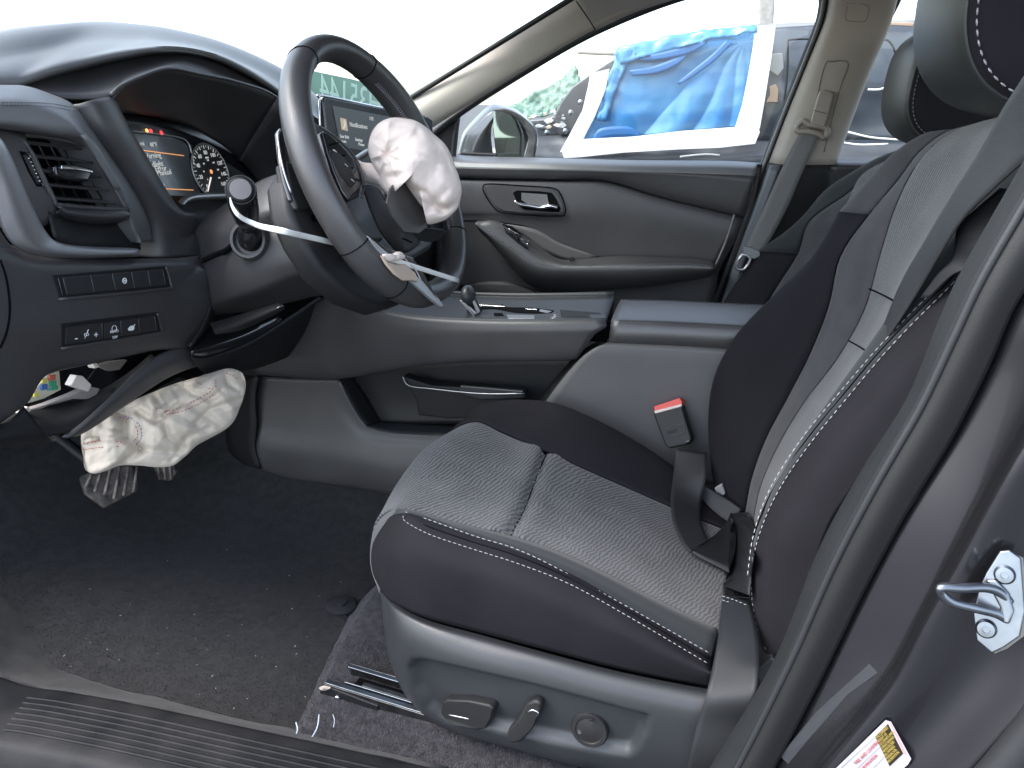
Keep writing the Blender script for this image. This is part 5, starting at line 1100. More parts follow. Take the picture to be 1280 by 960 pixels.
loft('rear_side_panel', [c0, c1, c2, c3], mat('scuffed_dark_panel', (.03, .037, .05), .35, base2=(.07, .08, .095), vscale=4, coat=.3), wk, nu=8, nv=8, relief=dents)
loft('roof_panel', [LY(3.44, (780, 62), (830, 48), (880, 38), (940, 31), (1000, 28), (1100, 26), (1300, 18)), LY(3.40, (790, 68), (835, 55), (885, 45), (945, 38), (1000, 36), (1100, 34), (1300, 26))], mat('faded_roof_edge', (.2, .2, .2), .5), wk, nu=6, nv=3, th=.02)
for P_, c_ in ((((962, 68), (978, 66), (980, 85), (972, 95), (962, 88)), (.3, .3, .28)), (((962, 108), (970, 105), (973, 112), (972, 128), (958, 128), (963, 118)), (.45, .3, .2)), (((1100, 27), (1145, 28), (1140, 33), (1100, 31)), (.4, .28, .2))):
    prism('bare_patch', LY(3.335, *P_), .01, mat('bare_patch', c_, .7), wk, .003)
tube('body_crease', LY(3.33, (985, 50), (984, 90), (980, 130), (975, 160)), .004, M['dark'], wk, n=5)
tube('body_crease', LY(3.33, (985, 50), (1000, 49), (1030, 49)), .004, M['dark'], wk, n=5)
tube('rear_window_outline', LY(3.32, (1096, 52), (1108, 50), (1116, 58), (1122, 75)), .004, M['dark'], wk, n=5)
for P_ in (((1060, 165), (1090, 172), (1130, 175)), ((1052, 178), (1075, 181), (1110, 180)), ((1085, 112), (1098, 112), (1112, 108)), ((850, 196), (880, 193), (900, 194))):
    tube('paint_scratch', LY(3.325, *P_), .004, M['print_'], wk, n=5)
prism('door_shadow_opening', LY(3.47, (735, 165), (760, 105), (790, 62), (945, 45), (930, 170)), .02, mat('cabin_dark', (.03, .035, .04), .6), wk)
# broken windscreen glass
gg = mat('shattered_green_glass', (.04, .10, .07), .5, base2=(.14, .24, .19), vscale=45, bump=1, bscale=90)
def crump(v, a, b): return .02*noise.noise(v*18)+.012*noise.noise(v*50)
loft('shattered_windscreen', [LY(3.5, (638, 134), (662, 120), (690, 106), (706, 94), (718, 82), (724, 92)), LY(3.46, (644, 141), (668, 134), (692, 124), (708, 112), (720, 102), (726, 100)), LY(3.44, (655, 148), (675, 147), (690, 142), (702, 130), (712, 116), (722, 106))], gg, wk, nu=8, nv=8, relief=crump)
random.seed(8)
for k in range(26):
    x = random.uniform(655, 715); y = 146+random.uniform(-4, 18)-(x-655)*.15; s = random.uniform(2, 6)
    P_ = [(x+s*math.cos(a)*random.uniform(.5, 1.2), y+s*.7*math.sin(a)*random.uniform(.5, 1.2)) for a in [j*1.05 for j in range(6)]]
    prism('torn_trim_piece', LY(random.uniform(3.30, 3.40), *P_), .012, mat('debris_%d' % k, random.choice(((.5, .42, .32), (.06, .06, .07), (.6, .6, .58), (.4, .26, .16), (.3, .32, .34))), .6), wk, .002)
for px, py in ((714, 141), (679, 160), (707, 164), (684, 166), (726, 128)): lathe('bolt', PY(px, py, 3.33), Vector((0, -1, 0)), [(.012, 0), (.012, .006), (.006, .01)], M['zinc'], wk, 12)
tube('wiper_stalk', LY(3.42, (722, 64), (740, 65), (765, 66), (790, 66)), .012, mat('tan_stick', (.5, .45, .38), .6), wk, n=6)
# plastic
blue = bpy.data.materials.new('blue_plastic_film'); blue.use_nodes = True; t = blue.node_tree; b = t.nodes['Principled BSDF']
b.inputs['Roughness'].default_value = .3; b.inputs['Specular IOR Level'].default_value = .5; b.inputs['Coat Weight'].default_value = .25
tcn = t.nodes.new('ShaderNodeTexCoord'); nz = t.nodes.new('ShaderNodeTexNoise'); nz.inputs['Scale'].default_value = 2.2; nz.inputs['Detail'].default_value = 5; nz.inputs['Distortion'].default_value = 1
mp = t.nodes.new('ShaderNodeMapping'); mp.inputs['Rotation'].default_value = (0, .9, 0); mp.inputs['Scale'].default_value = (.5, 1, 3)
t.links.new(tcn.outputs['Object'], mp.inputs[0]); t.links.new(mp.outputs[0], nz.inputs['Vector'])
cr2 = t.nodes.new('ShaderNodeValToRGB'); cr2.color_ramp.elements[0].position = .35; cr2.color_ramp.elements[0].color = (.03, .19, .46, 1); cr2.color_ramp.elements[1].position = .66; cr2.color_ramp.elements[1].color = (.11, .30, .48, 1)
t.links.new(nz.outputs[0], cr2.inputs[0]); t.links.new(cr2.outputs[0], b.inputs['Base Color'])
bo_ = [(728, 176), (742, 150), (756, 118), (764, 88), (772, 64), (800, 52), (850, 42), (900, 36), (946, 33)]
bo2 = [(735, 176), (790, 172), (850, 166), (920, 160), (945, 158)]
apex = PY(930, 52, 3.31)
def film(v, a, b_):
    q = v-apex; an = math.atan2(q.z, q.x); r = q.length
    f = .020*abs(math.sin(an*6+5*noise.noise(v*2.2)))*min(1, r*2.2) + .012*noise.noise(v*5) + .004*noise.noise(v*20)
    return f
rows = []
for f in (0, .25, .5, .75, 1):
    rows.append([])
left = [(722, 178), (740, 150), (756, 118), (766, 88), (774, 66)]; right = [(922, 158), (930, 130), (937, 100), (942, 65), (947, 34)]
for k in range(5):
    (x0, y0), (x1, y1) = left[k], right[k]
    rows[k] = []
    for j in range(7):
        g = j/6; bow = [-1, -2, 0, 2, -9][k]*math.sin(math.pi*g)
        rows[k].append(PY(x0+(x1-x0)*g, y0+(y1-y0)*g+bow, 3.33))
loft('blue_plastic_sheet', rows, blue, wk, nu=22, nv=26, th=.002, relief=film)
loft('plastic_fold_and_shade', [LY(3.30, (745, 150), (752, 120), (764, 88), (772, 60), (790, 56)), LY(3.29, (757, 152), (766, 122), (776, 96), (788, 74), (810, 60))], blue, wk, nu=6, nv=5, relief=crump)
loft('plastic_fold_and_shade', [LY(3.30, (770, 62), (810, 50), (860, 41), (905, 34), (946, 32)), LY(3.28, (775, 80), (815, 68), (860, 56), (905, 45), (946, 40))], blue, wk, nu=8, nv=5, relief=crump)
dkb = mat('fold_shade_blue', (.01, .10, .28), .5)  # dark blue strips paint the shade of folds and gaps onto the film
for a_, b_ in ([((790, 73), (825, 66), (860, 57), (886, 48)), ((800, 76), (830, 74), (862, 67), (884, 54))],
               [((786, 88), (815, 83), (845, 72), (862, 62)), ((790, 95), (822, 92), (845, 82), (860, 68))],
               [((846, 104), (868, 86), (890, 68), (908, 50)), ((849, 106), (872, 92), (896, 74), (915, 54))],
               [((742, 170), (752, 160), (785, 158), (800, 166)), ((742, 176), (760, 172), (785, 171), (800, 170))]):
    loft('plastic_fold_and_shade', [LY(3.285, *a_), LY(3.283, *b_)], dkb, wk, nu=5, nv=3, th=.002)
tp = mat('white_tape', (.7, .7, .7), .5, bump=.2, bscale=60)
def tape(nm, *P_): prism(nm, LY(3.29, *P_), .012, tp, wk, .002)
tape('tape_strip', (700, 190), (712, 168), (728, 138), (735, 108), (738, 92), (762, 86), (757, 112), (744, 145), (730, 172), (722, 184), (712, 192))
def LYs(y, P_): return LY(y, *P_)
prism('tape_strip', LYs(3.28, ((705, 198), (702, 188), (728, 174), (790, 171), (850, 164), (918, 159), (947, 158), (950, 165), (944, 180), (900, 185), (850, 187), (780, 191), (722, 197))), .008, tp, wk, .002)
prism('tape_strip', LYs(3.285, ((944, 33), (970, 31), (964, 75), (957, 120), (950, 160), (946, 168), (918, 162), (928, 130), (936, 90), (941, 60))), .008, tp, wk, .002)
ps = prism('post', LY(4.6, (948, 32), (950, -60), (972, -60), (967, 32)), .1, mat('weathered_post', (.28, .26, .24), .8, base2=(.4, .38, .35), vscale=25, bump=.5, bscale=40), None, .01)
ps2 = box('post_foot', (PY(958, 60, 4.65)[0], 4.65, .8), (.1, .1, 1.6), bpy.data.materials['weathered_post'], ps)
tag(ps, 'weathered upright post behind the wrecked car', 'post')
def proj(p):
    v = p-CP; k = v.dot(FW); return 640+F*v.dot(RT)/k, 480-F*v.dot(UP)/k
# ============================================================ PASSENGER SEAT
def zres(P, fr):
    """resample a column of points by height fraction"""
    Q = spline(P, 14); z0, z1 = Q[0].z, Q[-1].z; out = []
    for f in fr:
        z = z0+(z1-z0)*f; best = None
        for a, b in zip(Q[:-1], Q[1:]):
            if (a.z-z)*(b.z-z) <= 0 and abs(a.z-b.z) > 1e-7:
                best = a.lerp(b, (a.z-z)/(a.z-b.z)); break
        out.append(best or (Q[0].copy() if f < .5 else Q[-1].copy()))
    return out
FR = [0, .04, .1, .18, .28, .4, .52, .64, .76, .88, 1]
def col(P): 
    q = zres(P, FR); return [q[0]+Vector((.05, 0, -.004)), q[0]+Vector((.02, 0, .0))] + q[1:]
ps_ = thing('car_seat', Vector((.1, 1.85, .45)), 'front passenger seat in black and charcoal cloth behind the driver seat', 'car seat')
qa = col(LY(2.02, (1150, 180, 1.90), (1110, 194, 1.95), (1080, 209, 1.98), (1042, 231), (1017, 256), (1008, 272), (958, 306), (927, 344), (899, 387), (880, 440), (870, 500)))
qb = col(LY(1.96, (1158, 184, 1.86), (1100, 212, 1.9), (1062, 240, 1.94), (1032, 262, 1.95), (1009, 280, 1.96), (1004, 300), (992, 328), (964, 370), (945, 410), (930, 460), (925, 500)))
qc = col(LY(1.90, (1165, 186, 1.82), (1110, 200, 1.86), (1082, 214, 1.88), (1067, 236), (1052, 267), (1036, 303), (1010, 350), (985, 400), (970, 450), (960, 500)))
qd = col(LY(1.72, (1190, 190, 1.72), (1165, 230), (1140, 270), (1110, 320), (1080, 370), (1050, 430), (1030, 500)))
def back(L, dx=.07, dy=0): return [p+Vector((dx, dy, 0)) for p in L]
qA = [back(qa, .09), back(qa, .02, .005), qa, [a.lerp(b, .5)+Vector((-.012, 0, 0)) for a, b in zip(qa, qb)], qb]
loft('far_bolster', [c[6:] for c in qA], M['bolster'], ps_, nu=4, nv=5)
loft('shoulder_panel', [c[:7] for c in qA], M['strip'], ps_, nu=4, nv=5)
loft('middle_panel', [qb, qc], M['midc'], ps_, nu=4, nv=4)
loft('centre_insert', [qc, qd], M['insertb'], ps_, nu=4, nv=4)
loft('near_side', [qd, [p+Vector((-.02, -.07, 0)) for p in qd], [p+Vector((.03, -.11, 0)) for p in qd], [p+Vector((.12, -.11, 0)) for p in qd]], M['bolster'], ps_, nu=4, nv=4)
stitches('bolster_stitching', [p+Vector((-.002, -.004, 0)) for p in qa[3:]], M['dthread'], ps_, L=.005, gap=.003, r=.0008)
box('seat_cushion', (-.12, 1.85, .50), (.5, .46, .16), M['bolster'], ps_, .05, seg=4)
def headrest(name_, cx, cz, hx, hz, ys, par, tilt=.18, mats=('hleather', 'bolster'), capin=.8):
    rings = []
    N_ = 28
    for (y, s) in ys:
        R_ = []
        for k in range(N_):
            a = 2*math.pi*k/N_; c, s_ = math.cos(a), math.sin(a); e = .72
            x = hx*s*math.copysign(abs(c)**e, c); z = hz*s*math.copysign(abs(s_)**e, s_)
            x *= 1-.18*(z/hz)*(-1)
            R_.append(Vector((cx + x*math.cos(tilt)+z*math.sin(tilt), y, cz + z*math.cos(tilt)-x*math.sin(tilt))))
        rings.append(R_)
    b = loft(name_, rings, M[mats[0]], par, nu=3, nv=4, th=.003, cu=True)
    last = rings[-1]; c = sum(last, Vector())/N_
    cap = [[c+(p-c)*s+Vector((0, d, 0)) for p in last] for s, d in ((.98, .001), (.9, -.008), (.7, -.014), (.35, -.018), (.02, -.019))]
    cp = loft('side_panel', cap, M[mats[1]], par, nu=3, nv=3, th=0, cu=True)
    st_ = [c+(p-c)*.93+Vector((0, -.008, 0)) for p in last]
    return b, cp, st_+[st_[0]]
hb_, hc_, hs_ = headrest('headrest', .455, 1.275, .105, .115, [(1.98, .5), (1.97, .8), (1.93, .96), (1.85, 1), (1.78, 1), (1.73, .93), (1.715, .86)], ps_)
stitches('headrest_stitching', hs_, M['dthread'], hc_, L=.005, gap=.003, r=.0009)
for y in (1.80, 1.9): tube('headrest_post', [Vector((.47, y, 1.0)), Vector((.48, y, 1.22))], .006, M['chrome'], ps_, sub=1)
# passenger belt
pbt = thing('passenger_seat_belt', PY(985, 240, 2.0), 'unfastened grey seat belt hanging beside the far beige centre pillar', 'seat belt')
loft('webbing', [LY(2.035, (1001, 163, 2.045), (990, 184), (979, 206), (962, 244), (944, 284), (931, 312)), LY(2.03, (1024, 170, 2.04), (1014, 192), (1002, 218), (986, 256), (966, 294), (950, 319))], M['webl'], pbt, nu=5, nv=4, th=.0015)
prism('tongue_cover', LY(2.01, (929, 308), (938, 309), (950, 315), (950, 320), (943, 324), (930, 319)), .01, mat('tongue_grey', (.2, .21, .22), .5), pbt, .002)
tg = [(928, 318), (938, 323), (932, 335), (925, 337), (920, 333)]
tube('tongue', LY(2.012, *tg), .0045, M['silver'], pbt, n=8, closed=True, sub=2)
prism('height_adjuster', HT(bp, (1024, 115), (1029, 112), (1037, 113), (1042, 117), (1036, 140), (1030, 160), (1018, 161), (1012, 157), (1018, 135), off=.025), .02, M['beiged'], pbt, .004)
tube('adjuster_joint', HT(bp, (1017, 138), (1033, 142), off=.026), .0012, mat('joint_dark', (.1, .09, .08), .7), pbt, n=5)
tube('guide_loop', HT(bp, (1004, 151), (997, 157), (998, 164), (1010, 164), (1024, 168), (1030, 172), (1034, 166), (1032, 160), (1020, 157), (1010, 155), off=.018), .0075, M['beiged'], pbt, n=8, closed=True)
# ============================================================ DRIVER SEAT
ds = thing('car_seat', Vector((.1, 1.06, .36)), 'driver seat with grey ribbed cloth centre, black bolsters and white stitching', 'car seat')
r0 = LY(.80, (476, 738, .86), (490, 753, .83), (530, 772, .81), (600, 791, .805), (680, 812), (760, 833), (830, 848), (890, 858))
r1 = LY(.79, (465, 712, .87), (482, 722, .825), (530, 738, .80), (600, 753, .795), (680, 776), (760, 802), (830, 830), (890, 848))
r2 = LY(.785, (466, 680, .87), (482, 686, .825), (530, 698, .80), (595, 715, .795), (670, 740, .79), (750, 775, .79), (828, 812, .79), (889, 840, .79))
r3 = LY(.81, (484, 650, .86), (506, 651, .835), (537, 667, .822), (587, 684, .817), (649, 704, .812), (716, 731, .81), (800, 778, .81), (888, 831, .81))
r4 = LY(.835, (492, 643, .865), (514, 642, .85), (548, 654, .845), (600, 672, .84), (660, 694, .838), (722, 721, .835), (805, 770, .835), (889, 820, .835))
r5 = LY(.875, (496, 636, .875), (520, 640, .875), (570, 654, .876), (636, 670, .878), (690, 687, .878), (745, 711, .878), (825, 752, .878), (897, 787, .878))
bol = loft('near_bolster', [r0, r1, r2, r3, r4, r5], M['bolster'], ds, nu=7, nv=6)
strp = loft('bolster_strip', [[p+Vector((0, -.0006, .0010)) for p in r4], [p+Vector((0, 0, .0015)) for p in r5]], M['strip'], ds, nu=7, nv=3, th=.001)
stitches('bolster_stitching', HT([bol], (504, 645), (507, 652), (537, 668), (587, 685), (649, 705), (716, 732), (800, 779), (886, 830), off=.0012), M['thread'], ds, L=.005, gap=.0025, r=.0006)
stitches('bolster_stitching', HT([strp, bol], (507, 640), (537, 650), (596, 671), (642, 685), (694, 709), (780, 756), (888, 817), off=.0012), M['thread'], ds, L=.0055, gap=.0025, r=.0007)
tube('bolster_seam', HT([strp, bol], (507, 646), (537, 659), (592, 678), (646, 695), (705, 720), (790, 767), (887, 824), off=0), .0012, M['black'], ds, n=5)
i0 = LY(.89, (474, 742, .90), (463, 700, .89), (468, 656, .885), (484, 638, .88), (504, 637, .876), (560, 651, .876), (636, 670, .878), (710, 695, .878), (780, 728, .878), (840, 759, .878), (900, 790, .878))
i1 = LY(1.0, (496, 660), (489, 627), (497, 605), (520, 597), (552, 602), (596, 616), (655, 636), (722, 660), (790, 690), (850, 720), (906, 744))
i2 = LY(1.1, (532, 600), (523, 575), (533, 560), (555, 555), (582, 564), (620, 580), (669, 601), (732, 626), (800, 656), (855, 682), (910, 702))
i3 = LY(1.2, (570, 566), (562, 545), (575, 533), (598, 528), (625, 540), (650, 551), (682, 565), (760, 600), (838, 634), (880, 652), (916, 666))
loft('cushion_front', [[r5[0], r4[0], r3[0], r2[0], r1[0], r0[0]], LY(.88, (493, 636, .877), (479, 645, .882), (468, 660, .886), (463, 685, .888), (464, 712, .89), (475, 742, .90))], M['insert'], ds, nu=5, nv=5)
crease = [i0[6], i1[6], i2[6], i3[6]]
crq = arc(crease, 40)
def rel_ins(v, a, b):
    d = min((v-q).length for q in crq); h = -.009*math.exp(-(d/.007)**2) + .005*math.exp(-((d-.02)/.018)**2)
    return h + .0012*noise.noise(v*9)
ins = loft('cushion_insert', [i0, i1, i2, i3], M['insert'], ds, nu=12, nv=22, relief=rel_ins)
tube('insert_crease', HT(ins, (683, 567), (676, 584), (668, 604), (656, 636), (646, 655), (639, 670), off=-.001), .0014, M['black'], ds, n=5)
j1 = LY(1.25, (588, 545), (586, 524), (600, 514), (622, 512), (652, 520), (690, 533), (735, 555), (795, 585), (850, 614), (890, 636), (920, 650))
j2 = LY(1.305, (600, 530), (596, 512), (608, 506), (630, 503), (655, 502), (690, 506), (728, 520), (778, 545), (825, 574), (875, 610), (910, 636))
fbo = loft('far_bolster', [i3, j1, j2, [p+Vector((0, .012, -.03)) for p in j2], [p+Vector((0, .01, -.12)) for p in j2]], M['bolster'], ds, nu=6, nv=6)
stitches('far_bolster_stitching', HT(fbo, (597, 523), (612, 512), (630, 507), (658, 505), (690, 509), (728, 523), (776, 547), (800, 562), off=.001), M['thread'], ds, L=.005, gap=.003, r=.0006)
box('cushion_core', (-.13, 1.05, .44), (.46, .42, .14), M['black'], ds, .03)
# side trim with recessed switch field
REC = [(508, 834), (516, 824), (530, 824), (600, 840), (666, 855), (780, 886), (812, 894), (808, 915), (796, 938), (786, 946), (760, 943), (684, 929), (622, 916), (556, 905), (545, 900), (530, 888), (516, 862)]
def sdist(x, y, P):
    ins_ = False; d = 1e9; n = len(P)
    for i in range(n):
        x0, y0 = P[i]; x1, y1 = P[(i+1) % n]
        if (y0 > y) != (y1 > y) and x < (x1-x0)*(y-y0)/(y1-y0)+x0: ins_ = not ins_
        dx, dy = x1-x0, y1-y0; t = max(0, min(1, ((x-x0)*dx+(y-y0)*dy)/(dx*dx+dy*dy))); d = min(d, math.hypot(x-x0-dx*t, y-y0-dy*t))
    return d if ins_ else -d
def rel_trim(v, a, b):
    x, y = proj(v); s = sdist(x, y, REC)
    t = max(0, min(1, (s+1)/9)); t = t*t*(3-2*t)
    return -.015*t
e0 = LY(.79, (474, 738, .86), (496, 756, .825), (535, 775, .808), (600, 793, .803), (680, 815, .798), (760, 836, .795), (830, 851, .795), (900, 864, .795))
e0b = LY(.79, (476, 748, .85), (496, 766, .81), (535, 784, .79), (600, 802, .785), (680, 823, .78), (760, 844, .778), (830, 859, .778), (900, 872, .778))
e1 = LY(.77, (480, 785, .84), (500, 800, .795), (540, 815, .775), (600, 829, .768), (680, 848, .765), (760, 868, .763), (830, 882, .763), (896, 893, .763))
e2 = LY(.76, (488, 828, .84), (508, 842, .80), (548, 856, .775), (602, 868, .765), (680, 886, .76), (760, 905, .76), (830, 915, .76), (890, 922, .76))
e3 = LY(.765, (506, 868, .85), (526, 884, .805), (562, 898, .78), (610, 911, .77), (680, 928, .765), (760, 945, .765), (820, 954, .765), (880, 960, .765))
e4 = LY(.775, (530, 895, .87), (550, 908, .825), (578, 918, .795), (622, 930, .785), (690, 948, .78), (760, 965, .78), (820, 975, .78), (874, 985, .78))
e5 = LY(.84, (552, 900, .92), (572, 912, .87), (600, 922, .84), (640, 934, .83), (700, 952, .83), (764, 970, .83), (822, 982, .83), (872, 992, .83))
trm = loft('side_trim', [e0, e0b, e1, e2, e3, e4, e5], M['trim'], ds, nu=14, nv=10, relief=rel_trim)
def TH(*p, off=.0, **k): return HT(trm, *p, off=off)
tn = newell(TH((560, 860), (760, 900), (700, 920)))
if tn.dot(CP-TH((650, 880))[0]) < 0: tn = -tn
def lift(L, h): return [p+tn*h for p in L]
kn_ = prism('cushion_switch', lift(TH((557, 872), (562, 868), (590, 869), (615, 874), (622, 878), (620, 888), (613, 903), (600, 906), (575, 898), (562, 893), (556, 884)), .016), .018, M['dark'], ds, .004)
tube('switch_highlight', lift(TH((560, 883), (575, 887), (600, 891), (617, 889)), .0162), .0013, M['silver'], kn_, n=6)
kr_ = prism('recline_switch', lift(TH((662, 872), (672, 868), (681, 870), (682, 880), (672, 900), (656, 920), (644, 922), (635, 916), (640, 904), (652, 890)), .016), .016, M['dark'], ds, .005)
tube('switch_highlight', lift(TH((664, 882), (670, 879), (677, 882), (675, 887)), .0165), .0013, M['chrome'], kr_, n=6)
kc_ = lathe('lumbar_switch', TH((738, 909))[0]-tn*.002, tn, [(.0255, 0), (.0255, .008), (.0235, .011), (.019, .011), (.018, .0095), (.0165, .0095), (.014, .0105), (.001, .0108)], M['dark'], ds, 36)
for x, y in ((726, 910), (750, 918), (741, 897), (735, 921)): lathe('lumbar_dimple', TH((x, y))[0]+tn*.0085, tn, [(.0032, 0), (.0028, .0008), (.0015, .0003)], M['plast'] if x in (726, 750) else M['dark'], kc_, 12)
# seat rail
rl = thing('seat_rail', PY(445, 860, .84), 'greasy steel seat slide rail poking out in front of the driver seat trim', 'seat rail')
A_, B_ = PZ(405, 868, .312), PZ(500, 898, .312)
rx = (B_-A_).normalized(); B2 = A_+rx*.30; ry = Vector((-rx.y, rx.x, 0)); 
def RB(nm, s0, s1, y0, y1, z0, z1, m_, bv=.001):
    P_ = [A_+rx*s+ry*y+Vector((0, 0, z)) for s, y, z in ((s0, y0, z0), (s1, y0, z0), (s1, y0, z1), (s0, y0, z1))]
    return prism(nm, P_, ry*(y1-y0), M[m_], rl, bv)
RB('outer_channel', 0, .3, 0, .003, 0, .022, 'steel'); RB('outer_lip', .0, .3, .003, .012, .019, .022, 'zinc')
RB('inner_channel', .02, .3, .05, .053, 0, .028, 'steel'); RB('inner_lip', .02, .3, .042, .050, .025, .028, 'zinc')
RB('base_plate', .0, .3, .003, .05, -.002, .001, 'steel'); RB('slider', .045, .3, .018, .036, .004, .02, 'black'); RB('slider_edge', .03, .3, .014, .017, .004, .024, 'zinc'); RB('slider_top', .06, .3, .017, .026, .022, .024, 'steel')
for k in range(7): RB('ball_slot', .06+k*.016, .067+k*.016, .0385, .040, .008, .016, 'zinc', .0004)
prism('front_bracket', [A_+rx*s+ry*y+Vector((0, 0, z)) for s, y, z in ((-.006, -.003, -.008), (.10, -.003, -.008), (.10, -.003, .014), (.012, -.003, .021), (-.006, -.003, .016))], ry*.01, M['dark'], rl, .002)
pillow('dried_grease', [A_+rx*s+Vector((0, 0, z))-ry*.004 for s, z in ((-.006, .014), (.002, .022), (.016, .024), (.012, .018), (.002, .012))], .002, mat('grease_tan', (.42, .35, .30), .8), rl, nr=6, na=24, amp=.002, fr=200)
lathe('rail_stud', A_+rx*.028+ry*-.004+Vector((0, 0, .008)), -ry, [(.004, 0), (.0035, .003), (.002, .004)], M['chrome'], rl, 12)
# backrest columns
sA = col(LY(1.31, (1150, 172, 1.24), (1124, 196, 1.27), (1083, 233, 1.295), (1056, 262, 1.305), (1036, 303, 1.312), (1003, 338, 1.315), (955, 386, 1.32), (918, 428, 1.32), (897, 470, 1.32), (888, 525, 1.32), (890, 570, 1.31), (900, 630, 1.29)))
sB = col(LY(1.245, (1165, 165, 1.20), (1140, 205, 1.22), (1105, 245, 1.235), (1070, 290, 1.24), (1046, 330), (1039, 365), (1031, 400), (1015, 437), (990, 487), (965, 532), (947, 575), (934, 620), (930, 650)))
sC = col(LY(1.165, (1188, 156, 1.15), (1160, 190, 1.15), (1136, 222, 1.16), (1118, 262), (1103, 305), (1090, 361), (1064, 424), (1032, 466), (1006, 502), (978, 548), (957, 590), (944, 635), (940, 660)))
sM = col(LY(1.06, (1226, 145), (1195, 195), (1165, 250), (1138, 305), (1112, 365), (1086, 420), (1050, 470), (1018, 520), (985, 570), (960, 620), (948, 680)))
sD = col(LY(.955, (1262, 140), (1230, 195), (1195, 250), (1160, 310), (1128, 368), (1094, 425), (1056, 485), (1020, 540), (985, 595), (960, 650), (948, 705)))
sE = col(LY(.89, (1320, 175), (1290, 225), (1240, 290), (1192, 345), (1130, 415), (1062, 493), (1010, 557), (970, 618), (946, 675), (938, 722), (942, 772), (955, 815)))
sG = col(LY(.835, (1345, 225), (1300, 290), (1240, 370), (1180, 440), (1120, 530), (1070, 610), (1025, 690), (990, 765), (972, 825)))
kk = next(i for i, p in enumerate(sA) if proj(p)[1] > 306)
cA = [back(sA, .1, .0), back(sA, .02, .008), sA, [a.lerp(b, .5)+Vector((-.016, 0, 0)) for a, b in zip(sA, sB)], sB]
fb_ = loft('backrest_far_bolster', [c[kk-1:] for c in cA], M['bolster'], ds, nu=5, nv=6)
loft('backrest_shoulder_panel', [c[:kk] for c in cA], M['midc'], ds, nu=5, nv=6)
tube('backrest_seam', [c[kk-1] for c in cA[2:]], .0013, M['black'], ds, n=5)
mp_ = loft('backrest_middle_panel', [sB, [a.lerp(b, .5)+Vector((-.004, 0, 0)) for a, b in zip(sB, sC)], sC], M['midc'], ds, nu=5, nv=5)
bi_ = loft('backrest_insert', [sC, sM, sD], M['insertb'], ds, nu=5, nv=8)
ns_ = loft('backrest_near_panel', [sD, [a.lerp(b, .55)+Vector((-.010, 0, 0)) for a, b in zip(sD, sE)], sE], M['strip'], ds, nu=5, nv=5)
nb_ = loft('backrest_near_bolster', [sE, [a.lerp(b, .4)+Vector((-.006, -.018, 0)) for a, b in zip(sE, sG)], sG, back(sG, .06, -.006), back(sG, .16, .0)], M['bolster'], ds, nu=5, nv=7)
for c_, nm in ((sB, 'backrest_seam'), (sC, 'backrest_seam')): tube(nm, [p+Vector((.0005, 0, 0)) for p in c_[2:]], .0013, M['black'], ds, n=5, sub=3)
tube('insert_joint', HT([bi_], (1086, 361), (1100, 367), (1117, 376), off=-.0002), .0012, M['black'], ds, n=5)
tube('insert_joint', HT([bi_], (1061, 426), (1072, 432), (1083, 439), off=-.0002), .0012, M['black'], ds, n=5)
S1 = [(1207, 334), (1190, 355), (1140, 405), (1100, 448), (1060, 496), (1010, 558), (971, 617), (948, 672), (939, 722), (944, 772), (958, 815)]
S2 = [(1192, 340), (1150, 380), (1100, 432), (1050, 490), (1003, 547), (962, 612), (942, 668), (934, 722)]
stitches('backrest_stitching', HT([nb_, ns_], *S1, off=.0015), M['thread'], ds, L=.0055, gap=.003, r=.0007)
stitches('backrest_stitching', HT([ns_, nb_], *S2, off=.0015), M['thread'], ds, L=.0055, gap=.003, r=.0007)
tube('backrest_seam', HT([nb_, ns_], *[(x-7, y-1) for x, y in S1[:8]], off=-.0004), .0012, M['black'], ds, n=5)
S3 = [(1095, 575), (1066, 618), (1045, 650), (1030, 685), (1022, 715), (1017, 742)]
tube('side_seam', HT(nb_, *[(x-5, y-3) for x, y in S3], off=-.0003), .0018, M['black'], ds, n=5)
stitches('side_stitching', HT(nb_, *S3, off=.0015), M['thread'], ds, L=.005, gap=.0025, r=.0008)
stitches('bolster_edge_stitching', HT(fb_, (897, 470), (903, 455), (922, 428), (960, 388), (1000, 345), (1034, 313), off=.001), M['dthread'], ds, L=.005, gap=.003, r=.0006)
# headrest
hb2, hc2, hs2 = headrest('headrest', .368, 1.352, .138, .127, [(1.235, .5), (1.225, .78), (1.19, .95), (1.12, 1.0), (1.05, 1.0), (1.0, .97), (.975, .92)], ds, tilt=.15)
stitches('headrest_stitching', hs2, M['thread'], hc2, L=.007, gap=.0035, r=.0012)
for y in (1.03, 1.14): tube('headrest_post', [Vector((.40, y, 1.12)), Vector((.41, y, 1.26))], .006, M['chrome'], ds, sub=1)
